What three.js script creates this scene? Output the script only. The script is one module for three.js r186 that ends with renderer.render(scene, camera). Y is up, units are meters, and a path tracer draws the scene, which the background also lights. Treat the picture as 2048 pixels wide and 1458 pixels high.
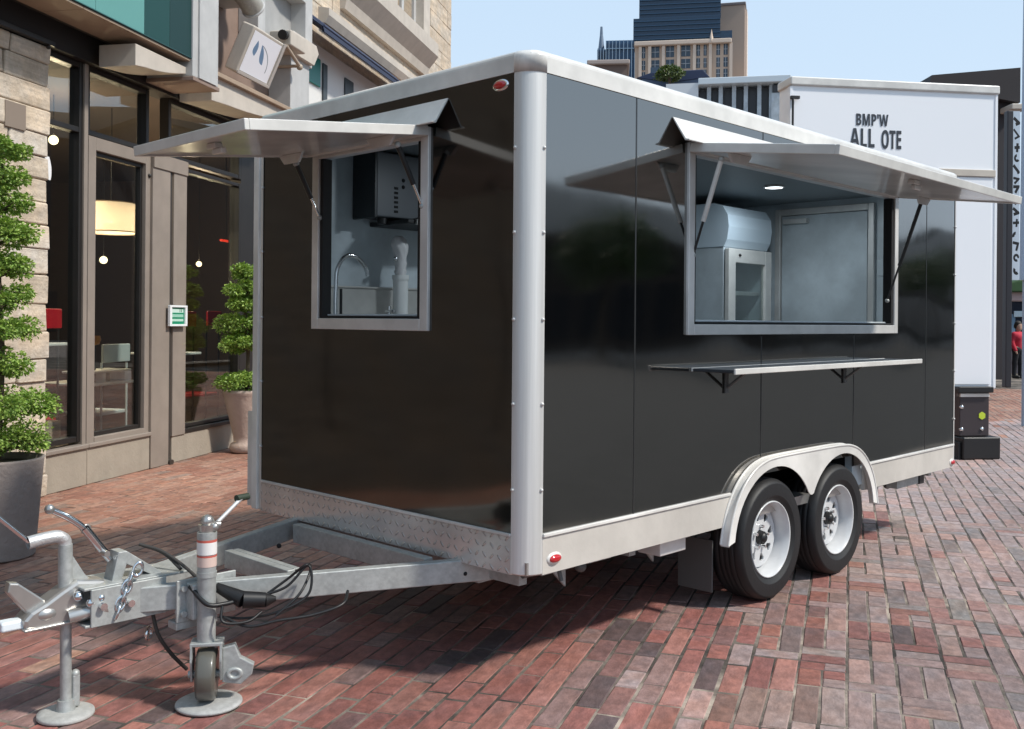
import * as THREE from 'three';
import { mergeGeometries, toCreasedNormals } from 'three/addons/utils/BufferGeometryUtils.js';
import { RoundedBoxGeometry } from 'three/addons/geometries/RoundedBoxGeometry.js';
import { TextGeometry } from 'three/addons/geometries/TextGeometry.js';
import { FontLoader } from 'three/addons/loaders/FontLoader.js';
import { RectAreaLightUniformsLib } from 'three/addons/lights/RectAreaLightUniformsLib.js';
import { MarchingCubes } from 'three/addons/objects/MarchingCubes.js';

const V = (x, y, z) => new THREE.Vector3(x, y, z);
const scene = new THREE.Scene();

// ---------------------------------------------------------------- camera (metres; trailer's near corner is the origin, +X runs along its long side, +Z towards the street)
const FW = V(0.717, 0, -0.697).normalize(), RT = V(-FW.z, 0, FW.x), UP = V(0, 1, 0);
const EYE = V(0, 1.53, 0).addScaledVector(RT, -0.07).addScaledVector(FW, -4.1);
const F = 1985, CX = 1024, CY = 641, ROLL = 0.0083;
const camera = new THREE.PerspectiveCamera(2 * Math.atan(729 / F) * 180 / Math.PI, 2048 / 1458, 0.1, 3000);
camera.position.copy(EYE);
camera.lookAt(EYE.clone().add(FW));
camera.rotateZ(ROLL);
camera.setViewOffset(2048, 1458, 0, 88, 2048, 1458);

// ---------------------------------------------------------------- sky, sun, exposure
function skyTexture() {
  const W = 512, H = 256, d = new Float32Array(W * H * 4);
  for (let y = 0; y < H; y++) {
    const e = Math.sin(((y + 0.5) / H - 0.5) * Math.PI), t = Math.pow(Math.max(0, e), 0.55);
    for (let x = 0; x < W; x++) {
      const o = (y * W + x) * 4;
      d[o] = 0.52 + (0.265 - 0.52) * t; d[o + 1] = 0.60 + (0.405 - 0.60) * t; d[o + 2] = 0.68 + (0.575 - 0.68) * t; d[o + 3] = 1;
      if (e < 0) { d[o] = 0.4; d[o + 1] = 0.37; d[o + 2] = 0.34; }
    }
  }
  const t = new THREE.DataTexture(d, W, H, THREE.RGBAFormat, THREE.FloatType);
  t.mapping = THREE.EquirectangularReflectionMapping; t.magFilter = THREE.LinearFilter; t.needsUpdate = true;
  return t;
}
scene.background = skyTexture();
scene.environment = scene.background;
const SUN = V(0.38, 1, 0.80).normalize();
const sun = new THREE.DirectionalLight(new THREE.Color(1, 0.94, 0.85), 2.7);
sun.position.copy(SUN).multiplyScalar(60); sun.castShadow = true; sun.shadow.mapSize.set(4096, 4096); sun.shadow.radius = 9;
Object.assign(sun.shadow.camera, { left: -25, right: 25, top: 25, bottom: -25, near: 1, far: 150 });
scene.add(sun, sun.target);
const renderer = new THREE.WebGLRenderer({ antialias: true });
renderer.setSize(1024, 729); renderer.shadowMap.enabled = true;
renderer.toneMapping = THREE.LinearToneMapping; renderer.toneMappingExposure = 1.56;

// ---------------------------------------------------------------- helpers
let seed = 7;
const rnd = () => { seed = (seed * 1664525 + 1013904223) >>> 0; return seed / 4294967296; };
const rr = (a, b) => a + (b - a) * rnd();
const pick = (a) => a[Math.floor(rnd() * a.length)];
const counts = {};
const numbered = (n) => { counts[n] = (counts[n] ?? -1) + 1; return counts[n] ? `${n}_${String(counts[n]).padStart(3, '0')}` : n; };
function tag(o, label, category, group, kind) {
  if (label) o.userData.label = label;
  if (category) o.userData.category = category;
  if (group) o.userData.group = group;
  if (kind) o.userData.kind = kind;
  return o;
}
function boxUV(g) {                                                  // uv in metres, projected along the dominant axis of each face
  g = g.index ? g.toNonIndexed() : g;
  const p = g.attributes.position, n = g.attributes.normal, uv = new Float32Array(p.count * 2);
  for (let i = 0; i < p.count; i += 3) {
    const ax = Math.abs(n.getX(i) + n.getX(i + 1) + n.getX(i + 2)), ay = Math.abs(n.getY(i) + n.getY(i + 1) + n.getY(i + 2)), az = Math.abs(n.getZ(i) + n.getZ(i + 1) + n.getZ(i + 2));
    for (let k = i; k < i + 3; k++) {
      const x = p.getX(k), y = p.getY(k), z = p.getZ(k);
      uv[k * 2] = ax > ay && ax > az ? z : x; uv[k * 2 + 1] = ay > ax && ay >= az ? z : y;
    }
  }
  g.setAttribute('uv', new THREE.BufferAttribute(uv, 2));
  for (const k of Object.keys(g.attributes)) if (!['position', 'normal', 'uv'].includes(k)) g.deleteAttribute(k);
  return g;
}
function mesh(name, geos, mat, parent = scene, keepUV = false) {
  geos = [].concat(geos).map((g) => keepUV ? (g.index ? g.toNonIndexed() : g) : boxUV(g));
  const m = new THREE.Mesh(geos.length > 1 ? mergeGeometries(geos) : geos[0], mat);
  m.name = parent === scene ? numbered(name) : name; m.castShadow = m.receiveShadow = true;
  parent.add(m);
  return m;
}
function thing(name, label, category, pos = [0, 0, 0], turn = 0, group) {
  const o = new THREE.Group(); o.name = numbered(name); o.position.set(...pos); o.rotation.y = turn; scene.add(o);
  return tag(o, label, category, group);
}
function sub(name, parent) { const o = new THREE.Group(); o.name = name; parent.add(o); return o; }
const box = (x0, x1, y0, y1, z0, z1) => new THREE.BoxGeometry(x1 - x0, y1 - y0, z1 - z0).translate((x0 + x1) / 2, (y0 + y1) / 2, (z0 + z1) / 2);
const rbox = (x0, x1, y0, y1, z0, z1, r = 0.004, s = 2) => new RoundedBoxGeometry(x1 - x0, y1 - y0, z1 - z0, s, Math.min(r, (x1 - x0) / 2.1, (y1 - y0) / 2.1, (z1 - z0) / 2.1)).translate((x0 + x1) / 2, (y0 + y1) / 2, (z0 + z1) / 2);
function rod(a, b, r0, r1 = r0, seg = 12) {
  const A = V(...a), B = V(...b), d = B.clone().sub(A), g = new THREE.CylinderGeometry(r1, r0, d.length(), seg);
  g.applyQuaternion(new THREE.Quaternion().setFromUnitVectors(UP, d.normalize()));
  return g.translate((A.x + B.x) / 2, (A.y + B.y) / 2, (A.z + B.z) / 2);
}
const tube = (pts, r, seg = 40, rad = 8) => new THREE.TubeGeometry(new THREE.CatmullRomCurve3(pts.map((p) => V(...p))), seg, r, rad);
const ball = (x, y, z, r, w = 14, h = 10) => new THREE.SphereGeometry(r, w, h).translate(x, y, z);
const lathe = (pts, seg = 32, a = 0, b = Math.PI * 2) => new THREE.LatheGeometry(pts.map((p) => new THREE.Vector2(...p)), seg, a, b);
function extrude(pts, depth, bevel = 0) {                             // outline in x,y, thickness along z
  const s = new THREE.Shape(pts.map((p) => new THREE.Vector2(...p)));
  return new THREE.ExtrudeGeometry(s, { depth, bevelEnabled: bevel > 0, bevelThickness: bevel, bevelSize: bevel, bevelSegments: 2, curveSegments: 12 });
}
function walls(u0, u1, y0, y1, holes, make) {                         // rectangles that leave the holes open
  const us = [...new Set([u0, u1, ...holes.flatMap((h) => [h[0], h[1]]).filter((u) => u > u0 && u < u1)])].sort((a, b) => a - b), out = [];
  for (let i = 0; i + 1 < us.length; i++) {
    const mid = (us[i] + us[i + 1]) / 2, hs = holes.filter((h) => h[0] < mid && h[1] > mid).sort((a, b) => a[2] - b[2]);
    let y = y0;
    for (const h of hs) { if (h[2] > y) out.push(make(us[i], us[i + 1], y, Math.min(h[2], y1))); y = Math.max(y, h[3]); }
    if (y < y1) out.push(make(us[i], us[i + 1], y, y1));
  }
  return out;
}
// pixel of the photograph (2048 x 1458) to a ray; used only to measure where things stand
const ray = (px, py) => FW.clone().multiplyScalar(F).addScaledVector(RT.clone().multiplyScalar(Math.cos(ROLL)).addScaledVector(UP, Math.sin(ROLL)), px - CX).addScaledVector(UP.clone().multiplyScalar(Math.cos(ROLL)).addScaledVector(RT, -Math.sin(ROLL)), -(py - CY));
const at = (px, py, depth) => { const d = ray(px, py); return EYE.clone().addScaledVector(d, depth / d.dot(FW)); };
const onGround = (px, py, y = 0) => { const d = ray(px, py); return EYE.clone().addScaledVector(d, (y - EYE.y) / d.y); };

// ---------------------------------------------------------------- textures
function noiseField(N, s, cells, octaves, gain = 0.5) {
  const out = new Float32Array(N * N); let amp = 1, tot = 0, st = s;
  const r = () => { st = (st * 1664525 + 1013904223) >>> 0; return st / 4294967296; };
  for (let o = 0; o < octaves; o++) {
    const cx = cells[0] << o, cy = cells[1] << o, g = Float32Array.from({ length: cx * cy }, r);
    for (let y = 0; y < N; y++) {
      const v = y / N * cy, y0 = Math.floor(v), ty = v - y0, sy = ty * ty * (3 - 2 * ty), ya = (y0 % cy) * cx, yb = ((y0 + 1) % cy) * cx;
      for (let x = 0; x < N; x++) {
        const u = x / N * cx, x0 = Math.floor(u), tx = u - x0, sx = tx * tx * (3 - 2 * tx), xa = x0 % cx, xb = (x0 + 1) % cx;
        out[y * N + x] += amp * ((g[ya + xa] * (1 - sx) + g[ya + xb] * sx) * (1 - sy) + (g[yb + xa] * (1 - sx) + g[yb + xb] * sx) * sy);
      }
    }
    tot += amp; amp *= gain;
  }
  for (let i = 0; i < out.length; i++) out[i] /= tot;
  return out;
}
function texFrom(N, fn, srgb, repeat = 1) {
  const d = new Uint8Array(N * N * 4);
  for (let i = 0; i < N * N; i++) { const c = fn(i); d[i * 4] = c[0] * 255; d[i * 4 + 1] = c[1] * 255; d[i * 4 + 2] = c[2] * 255; d[i * 4 + 3] = 255; }
  const t = new THREE.DataTexture(d, N, N, THREE.RGBAFormat);
  t.wrapS = t.wrapT = THREE.RepeatWrapping; t.magFilter = THREE.LinearFilter; t.generateMipmaps = true; t.minFilter = THREE.LinearMipmapLinearFilter;
  if (srgb) t.colorSpace = THREE.SRGBColorSpace;
  t.repeat.set(repeat, repeat); t.needsUpdate = true;
  return t;
}
const clamp = (x, a = 0, b = 1) => Math.min(b, Math.max(a, x));
const nA = noiseField(512, 11, [4, 4], 6, 0.6), nB = noiseField(512, 23, [16, 16], 5, 0.65), nC = noiseField(512, 5, [2, 24], 5, 0.6), nD = noiseField(512, 77, [24, 2], 5, 0.6);
const gray = (lo, hi, f) => (i) => { const v = clamp(lo + (hi - lo) * f(i)); return [v, v, v]; };
const st = (n, k = 2) => clamp((n - 0.5) * k + 0.5);
const T = {
  soft: texFrom(512, gray(0.86, 1, (i) => st(nA[i], 2.4)), true, 0.7),
  brick: texFrom(512, (i) => { const v = 0.76 + 0.24 * st(nB[i], 1.6) - 0.06 * st(nA[i], 2), w = st(nA[511 * 512 - (i % 262144) + 511] ?? nA[i], 2); return [clamp(v), clamp(v * (0.95 + 0.07 * w)), clamp(v * (0.93 + 0.12 * w))]; }, true, 2.2),
  grain: texFrom(512, gray(0, 1, (i) => 0.5 * st(nB[i], 2) + 0.5 * st(nA[i], 2)), false, 3),
  stone: texFrom(512, (i) => { const v = 0.78 + 0.24 * (0.6 * st(nC[i], 2) + 0.4 * st(nB[i], 2)) - 0.05, w = st(nA[i], 2.4); return [clamp(v), clamp(v * (0.955 + 0.04 * w)), clamp(v * (0.89 + 0.09 * w))]; }, true, 1.1),
  streak: texFrom(512, (i) => { const v = 0.86 + 0.14 * (0.22 * st(nD[i], 1.4) + 0.45 * st(nA[i], 2) + 0.33 * st(nB[i], 2)); return [v, v * 0.99, v * 0.975]; }, true, 0.45),
  zinc: texFrom(512, (i) => { const v = 0.84 + 0.16 * (0.5 * st(nB[i], 2.2) + 0.5 * st(nA[i], 2.2)); return [v, v, v]; }, true, 4),
  joints: texFrom(512, (i) => { const v = 0.25 + 0.75 * clamp(0.6 * st(nA[i], 3) + 0.4 * st(nB[i], 2)); return [v, v * 0.97, v * 0.94]; }, true, 0.55),
  ground: texFrom(512, (i) => { const v = 0.75 + 0.25 * st(nB[i], 2); return [v, v * 0.97, v * 0.94]; }, true, 0.5),
};
const waveTex = (() => {                                               // gentle waves of sheet metal, kept in floats so that they stay smooth
  const N = 256, f = noiseField(N, 91, [3, 5], 2, 0.35), d = new Float32Array(N * N * 4); for (let i = 0; i < N * N; i++) { d[i * 4] = d[i * 4 + 1] = d[i * 4 + 2] = f[i]; d[i * 4 + 3] = 1; }
  const t = new THREE.DataTexture(d, N, N, THREE.RGBAFormat, THREE.FloatType); t.wrapS = t.wrapT = THREE.RepeatWrapping; t.magFilter = THREE.LinearFilter; t.repeat.set(0.45, 0.45); t.needsUpdate = true; return t;
})();
T.smudge = texFrom(512, gray(0.5, 1, (i) => 0.5 * st(nD[i], 1.6) + 0.5 * st(nA[i], 2)), false, 0.6);
function plateTexture() {                                             // raised lugs of chequer plate, in a 5 cm tile
  const N = 256, c = document.createElement('canvas'); c.width = c.height = N;
  const g = c.getContext('2d'); g.fillStyle = '#000'; g.fillRect(0, 0, N, N);
  const lug = (x, y, a) => { g.save(); g.translate(x, y); g.rotate(a); const q = g.createRadialGradient(0, 0, 2, 0, 0, 46); q.addColorStop(0, '#fff'); q.addColorStop(0.75, '#ddd'); q.addColorStop(1, '#000'); g.scale(1, 0.32); g.fillStyle = q; g.beginPath(); g.arc(0, 0, 46, 0, 7); g.fill(); g.restore(); };
  for (const [x, y, a] of [[64, 64, 0.78], [192, 192, 0.78], [192, 64, -0.78], [64, 192, -0.78]]) lug(x, y, a);
  const t = new THREE.CanvasTexture(c); t.wrapS = t.wrapT = THREE.RepeatWrapping; t.repeat.set(11, 11); return t;
}
function canvasTexture(w, h, draw) { const c = document.createElement('canvas'); c.width = w; c.height = h; draw(c.getContext('2d'), w, h); const t = new THREE.CanvasTexture(c); t.colorSpace = THREE.SRGBColorSpace; return t; }

// ---------------------------------------------------------------- materials
const lin = (r, g, b) => new THREE.Color().setRGB(r, g, b);
const M = (c, rough = 0.6, o = {}) => new THREE.MeshPhysicalMaterial({ color: Array.isArray(c) ? lin(...c) : c, roughness: rough, ...o });
const white = M([0.87, 0.845, 0.80], 0.32, { map: T.soft, clearcoat: 0.4, clearcoatRoughness: 0.2 });
const skirtM = M([0.64, 0.615, 0.58], 0.38, { map: T.streak, bumpMap: T.grain, bumpScale: 0.0005 });
const alu = M([0.80, 0.785, 0.76], 0.36, { map: T.soft, metalness: 0.2, bumpMap: T.grain, bumpScale: 0.0003 });
const plate = M([0.80, 0.79, 0.77], 0.24, { metalness: 0.55, map: T.soft, bumpMap: plateTexture(), bumpScale: 0.009 });
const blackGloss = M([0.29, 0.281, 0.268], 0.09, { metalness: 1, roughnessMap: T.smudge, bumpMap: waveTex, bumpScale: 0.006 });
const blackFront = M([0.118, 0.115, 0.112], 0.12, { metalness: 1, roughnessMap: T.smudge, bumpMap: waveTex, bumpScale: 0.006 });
const galv = M([0.50, 0.52, 0.51], 0.5, { map: T.zinc, metalness: 0.35, bumpMap: T.grain, bumpScale: 0.0006 });
const galvDark = M([0.16, 0.165, 0.165], 0.6, { map: T.zinc, metalness: 0.3 });
const chrome = M([0.75, 0.76, 0.77], 0.16, { metalness: 1 });
const rubber = M([0.010, 0.010, 0.011], 0.58, { bumpMap: T.grain, bumpScale: 0.0008 });
const blackPlastic = M([0.012, 0.012, 0.013], 0.45);
const blackMatt = M([0.008, 0.008, 0.009], 0.8);
const rimWhite = M([0.74, 0.75, 0.76], 0.3, { clearcoat: 0.5, map: T.soft });
const redLens = M([0.5, 0.01, 0.015], 0.15, { clearcoat: 1 });
const liner = M([0.66, 0.73, 0.77], 0.35, { map: T.soft });
const linerDark = M([0.19, 0.22, 0.24], 0.5);
const steel = M([0.55, 0.54, 0.52], 0.32, { metalness: 0.75, map: T.soft });
const cream = M([0.62, 0.53, 0.43], 0.75, { map: T.stone, bumpMap: T.grain, bumpScale: 0.002 });
const creamPaint = M([0.62, 0.57, 0.51], 0.6, { map: T.streak });
const greyPaint = M([0.56, 0.57, 0.58], 0.5, { map: T.streak });
const mauve = M([0.30, 0.22, 0.185], 0.7, { map: T.streak });
const tanSoffit = M([0.42, 0.32, 0.24], 0.7, { map: T.streak });
const bronze = M([0.018, 0.015, 0.013], 0.45, { map: T.soft });
const jamb = M([0.31, 0.265, 0.23], 0.55, { map: T.streak });
const limestone = M([0.40, 0.355, 0.295], 0.8, { map: T.streak, bumpMap: T.grain, bumpScale: 0.002 });
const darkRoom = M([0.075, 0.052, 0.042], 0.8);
const glass = M([0.86, 0.9, 0.89], 0.0, { transmission: 1, thickness: 0, ior: 1.85 });
const stoneTones = [[0.83, 0.75, 0.66], [0.77, 0.69, 0.60], [0.86, 0.79, 0.71], [0.74, 0.66, 0.575], [0.80, 0.72, 0.63]].map((c) => M(c, 0.88, { map: T.stone, bumpMap: T.grain, bumpScale: 0.006 }));
// ---------------------------------------------------------------- ground and brick pavement
tag(mesh('ground', new THREE.PlaneGeometry(2400, 2400).rotateX(-Math.PI / 2).translate(0, -0.03, 0), M([0.36, 0.31, 0.285], 0.9, { map: T.ground })), 'pale brown ground running on to the horizon', null, null, 'structure');
const LA = 0.328, LP = FW.clone().multiplyScalar(Math.cos(LA)).addScaledVector(RT, Math.sin(LA)), LQ = RT.clone().multiplyScalar(Math.cos(LA)).addScaledVector(FW, -Math.sin(LA));
const FA = Math.atan2(421, 1985), FD = FW.clone().multiplyScalar(Math.cos(FA)).addScaledVector(RT, Math.sin(FA)), FN = RT.clone().multiplyScalar(Math.cos(FA)).addScaledVector(FW, -Math.sin(FA)), FOFF = -5.74;
const FTURN = Math.atan2(-FD.z, FD.x);
const G0 = V(EYE.x, 0, EYE.z);
const fb = (s, y, n) => G0.clone().addScaledVector(FD, s).addScaledVector(FN, FOFF + n).add(V(0, y, 0));   // point in the shop front's own axes: along it, up, out of it
const fp = (px, py, n) => { const d = ray(px, py), t = (FOFF + n) / d.dot(FN), p = d.multiplyScalar(t); return [p.dot(FD), p.y + EYE.y]; };
{
  const pavement = thing('pavement', 'red and grey brick pavement under the trailer and along the shop front', null);
  pavement.userData.kind = 'structure';
  mesh('mortar_bed', new THREE.PlaneGeometry(46, 40).rotateX(-Math.PI / 2).translate(9, -0.005, -8), M([0.46, 0.41, 0.36], 0.95, { map: T.joints, bumpMap: T.grain, bumpScale: 0.003 }), pavement);
  const RED = [[0.37, 0.145, 0.117], [0.41, 0.168, 0.134], [0.315, 0.13, 0.11], [0.44, 0.21, 0.165], [0.245, 0.14, 0.122], [0.09, 0.084, 0.085], [0.31, 0.22, 0.197]];  // darker reds, with the shade of the foreground put into the brick colour
  const PALE = [[0.484, 0.363, 0.336], [0.440, 0.358, 0.336], [0.517, 0.347, 0.297], [0.319, 0.292, 0.281], [0.462, 0.248, 0.209], [0.396, 0.297, 0.275], [0.253, 0.215, 0.204]];  // pale greys that paint in the sky sheen on the right-hand paving
  const WARM = [[0.486, 0.254, 0.178], [0.432, 0.216, 0.151], [0.508, 0.302, 0.221], [0.389, 0.178, 0.124], [0.367, 0.265, 0.216]];  // sunlit look of the left plaza, painted into its bricks
  const FARC = [[0.526, 0.426, 0.403], [0.482, 0.403, 0.386], [0.549, 0.403, 0.364], [0.426, 0.364, 0.347]];  // paler still: glare on the far paving, painted in
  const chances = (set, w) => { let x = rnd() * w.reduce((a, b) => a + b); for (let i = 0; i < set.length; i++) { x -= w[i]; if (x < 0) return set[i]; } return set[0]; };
  const sm = (x, a, b) => { const t = clamp((x - a) / (b - a)); return t * t * (3 - 2 * t); };
  function brickGeo(v) {
    const l = 0.0985, w = 0.0485, b = 0.005, h = 0.0045, k = () => rr(-0.0016, 0.0016);
    const top = [[-l + b + k(), 0, -w + b + k()], [l - b + k(), 0, -w + b + k()], [l - b + k(), 0, w - b + k()], [-l + b + k(), 0, w - b + k()]];
    const mid = [[-l + k(), -h, -w + k()], [l + k(), -h, -w + k()], [l + k(), -h, w + k()], [-l + k(), -h, w + k()]];
    const low = mid.map((p) => [p[0], -0.03, p[2]]);
    const P = [], quad = (a, b2, c, d) => P.push(...a, ...c, ...b2, ...a, ...d, ...c);
    quad(...top);
    for (let i = 0; i < 4; i++) { const j = (i + 1) % 4; quad(mid[i], mid[j], top[j], top[i]); quad(low[i], low[j], mid[j], mid[i]); }
    const g = new THREE.BufferGeometry(); g.setAttribute('position', new THREE.Float32BufferAttribute(P, 3)); g.computeVertexNormals();
    const u = boxUV(g), a = u.attributes.uv; for (let i = 0; i < a.count; i++) a.setXY(i, a.getX(i) + v * 0.173, a.getY(i) + v * 0.317);
    return u;
  }
  const geos = [0, 1, 2, 3, 4, 5, 6, 7].map(brickGeo), bump = { map: T.brick, bumpMap: T.grain, bumpScale: 0.003 };
  const base = M([1, 1, 1], 0.72, bump), tones = new Map();
  const toneMat = (c) => { const k = c.join(); if (!tones.has(k)) tones.set(k, M(c, 0.72, bump)); return tones.get(k); };
  const yaw0 = Math.atan2(-LP.z, LP.x), list = [];
  const put = (p, q, across, len) => {
    const w = V(EYE.x, 0, EYE.z).addScaledVector(LP, p).addScaledVector(LQ, q), rel = w.clone().sub(G0), n = rel.dot(FN) - FOFF;
    if (n < -0.1) return;
    const s = rel.dot(FD), z = rel.dot(FW), x = rel.dot(RT);
    const pale = sm(q + 0.25 * Math.sin(p * 2.1) + rr(-0.35, 0.35), -0.85, 0.5), warm = sm(-w.z + rr(-0.5, 0.5), 1.6, 3.2), far = sm(z + rr(-1, 1), 6.2, 9);  // position picks the tone, so sun, shade and sheen sit in the colour
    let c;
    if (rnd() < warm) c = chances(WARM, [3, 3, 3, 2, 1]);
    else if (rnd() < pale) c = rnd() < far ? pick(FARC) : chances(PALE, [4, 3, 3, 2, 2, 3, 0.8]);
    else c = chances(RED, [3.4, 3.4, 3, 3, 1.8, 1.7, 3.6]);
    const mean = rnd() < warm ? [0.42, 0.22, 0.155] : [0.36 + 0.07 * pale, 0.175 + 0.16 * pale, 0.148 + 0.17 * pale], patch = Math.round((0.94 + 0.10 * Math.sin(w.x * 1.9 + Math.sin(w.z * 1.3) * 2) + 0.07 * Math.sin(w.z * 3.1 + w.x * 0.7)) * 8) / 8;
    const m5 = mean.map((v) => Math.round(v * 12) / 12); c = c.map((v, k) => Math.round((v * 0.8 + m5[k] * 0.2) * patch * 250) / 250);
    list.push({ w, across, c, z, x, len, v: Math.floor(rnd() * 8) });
  };
  const C = 0.206, lane = (q, p0, p1, len, jit) => { for (let p = p0; p < p1;) { const l = Math.min(len(), Math.max(0.1, p1 - p)); put(p + l / 2, q + rr(-jit, jit), false, l); p += l; } };
  for (let i = Math.floor(-9.5 / C); i < 8.5 / C; i++) {
    const q = i * C; let p = 1.4, edge = 0;
    const mixed = (pp) => q > -0.75 + 0.3 * Math.sin(pp * 1.7) && pp < 7.4 + Math.sin(q * 2) && q < 3.2;
    while (p < 26) {
      if (!mixed(p)) { let e = p; while (e < 26 && !mixed(e)) e += 0.2; for (const k of [0, 1]) lane(q + C * (0.25 + 0.5 * k), p - (p === 1.4 ? rnd() * 0.3 : 0), e, () => pick([0.206, 0.309, 0.309, 0.36, 0.412]), 0.0015); p = e; continue; }
      if (rnd() < 0.4) { const n = pick([1, 1, 2]); for (let k = 0; k < n; k++) put(p + 0.0515 + k * 0.103, q + C / 2, true, C); p += n * 0.103; }
      else { const l = pick([0.206, 0.309, 0.309, 0.412, 0.412]); for (const k of [0, 1]) lane(q + C * (0.25 + 0.5 * k), p, p + l, () => (rnd() < 0.7 ? l : pick([l / 2, 0.206])), 0.001); p += l; }
    }
  }
  const seen = list.filter((b) => { const px = CX + F * b.x / b.z, py = CY + F * 1.53 / b.z; return b.z > 3 && px > 0 && px < 2048 && py < 1475; }).sort((a, b) => a.z - b.z).slice(0, 300), single = new Set(seen);
  const place = (o, b) => { o.position.copy(b.w); o.position.y = rr(-0.0035, 0.0005); o.rotation.set(rr(-0.01, 0.01), yaw0 + (b.across ? Math.PI / 2 : 0) + rr(-0.016, 0.016), rr(-0.01, 0.01), 'YXZ'); o.scale.set((b.len - rr(0.004, 0.013)) / 0.197, 1, rr(0.94, 1.0)); };
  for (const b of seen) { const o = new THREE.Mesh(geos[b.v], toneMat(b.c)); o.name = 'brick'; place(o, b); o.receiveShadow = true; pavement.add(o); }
  const dummy = new THREE.Object3D();
  for (let v = 0; v < 8; v++) {
    const rest = list.filter((b) => b.v === v && !single.has(b)), im = new THREE.InstancedMesh(geos[v], base, rest.length);
    im.name = 'brick_field'; im.userData.kind = 'stuff'; im.receiveShadow = true;
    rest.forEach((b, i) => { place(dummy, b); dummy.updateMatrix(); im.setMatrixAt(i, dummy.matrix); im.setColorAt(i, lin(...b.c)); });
    pavement.add(im);
  }
}

// the street beside the plaza, mirrored in the trailer's long side
tag(mesh('road', new THREE.PlaneGeometry(150, 19.5).rotateX(-Math.PI / 2).translate(45, 0.005, 11.65), M([0.036, 0.036, 0.037], 0.85, { map: T.ground, bumpMap: T.grain, bumpScale: 0.003 })), 'dark asphalt street along the plaza', null, null, 'structure');
tag(mesh('kerb', box(-30, 120, -0.02, 0.024, 1.80, 1.90), M([0.32, 0.31, 0.30], 0.85, { map: T.stone })), 'low stone kerb between the plaza and the street', null, null, 'structure');
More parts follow.
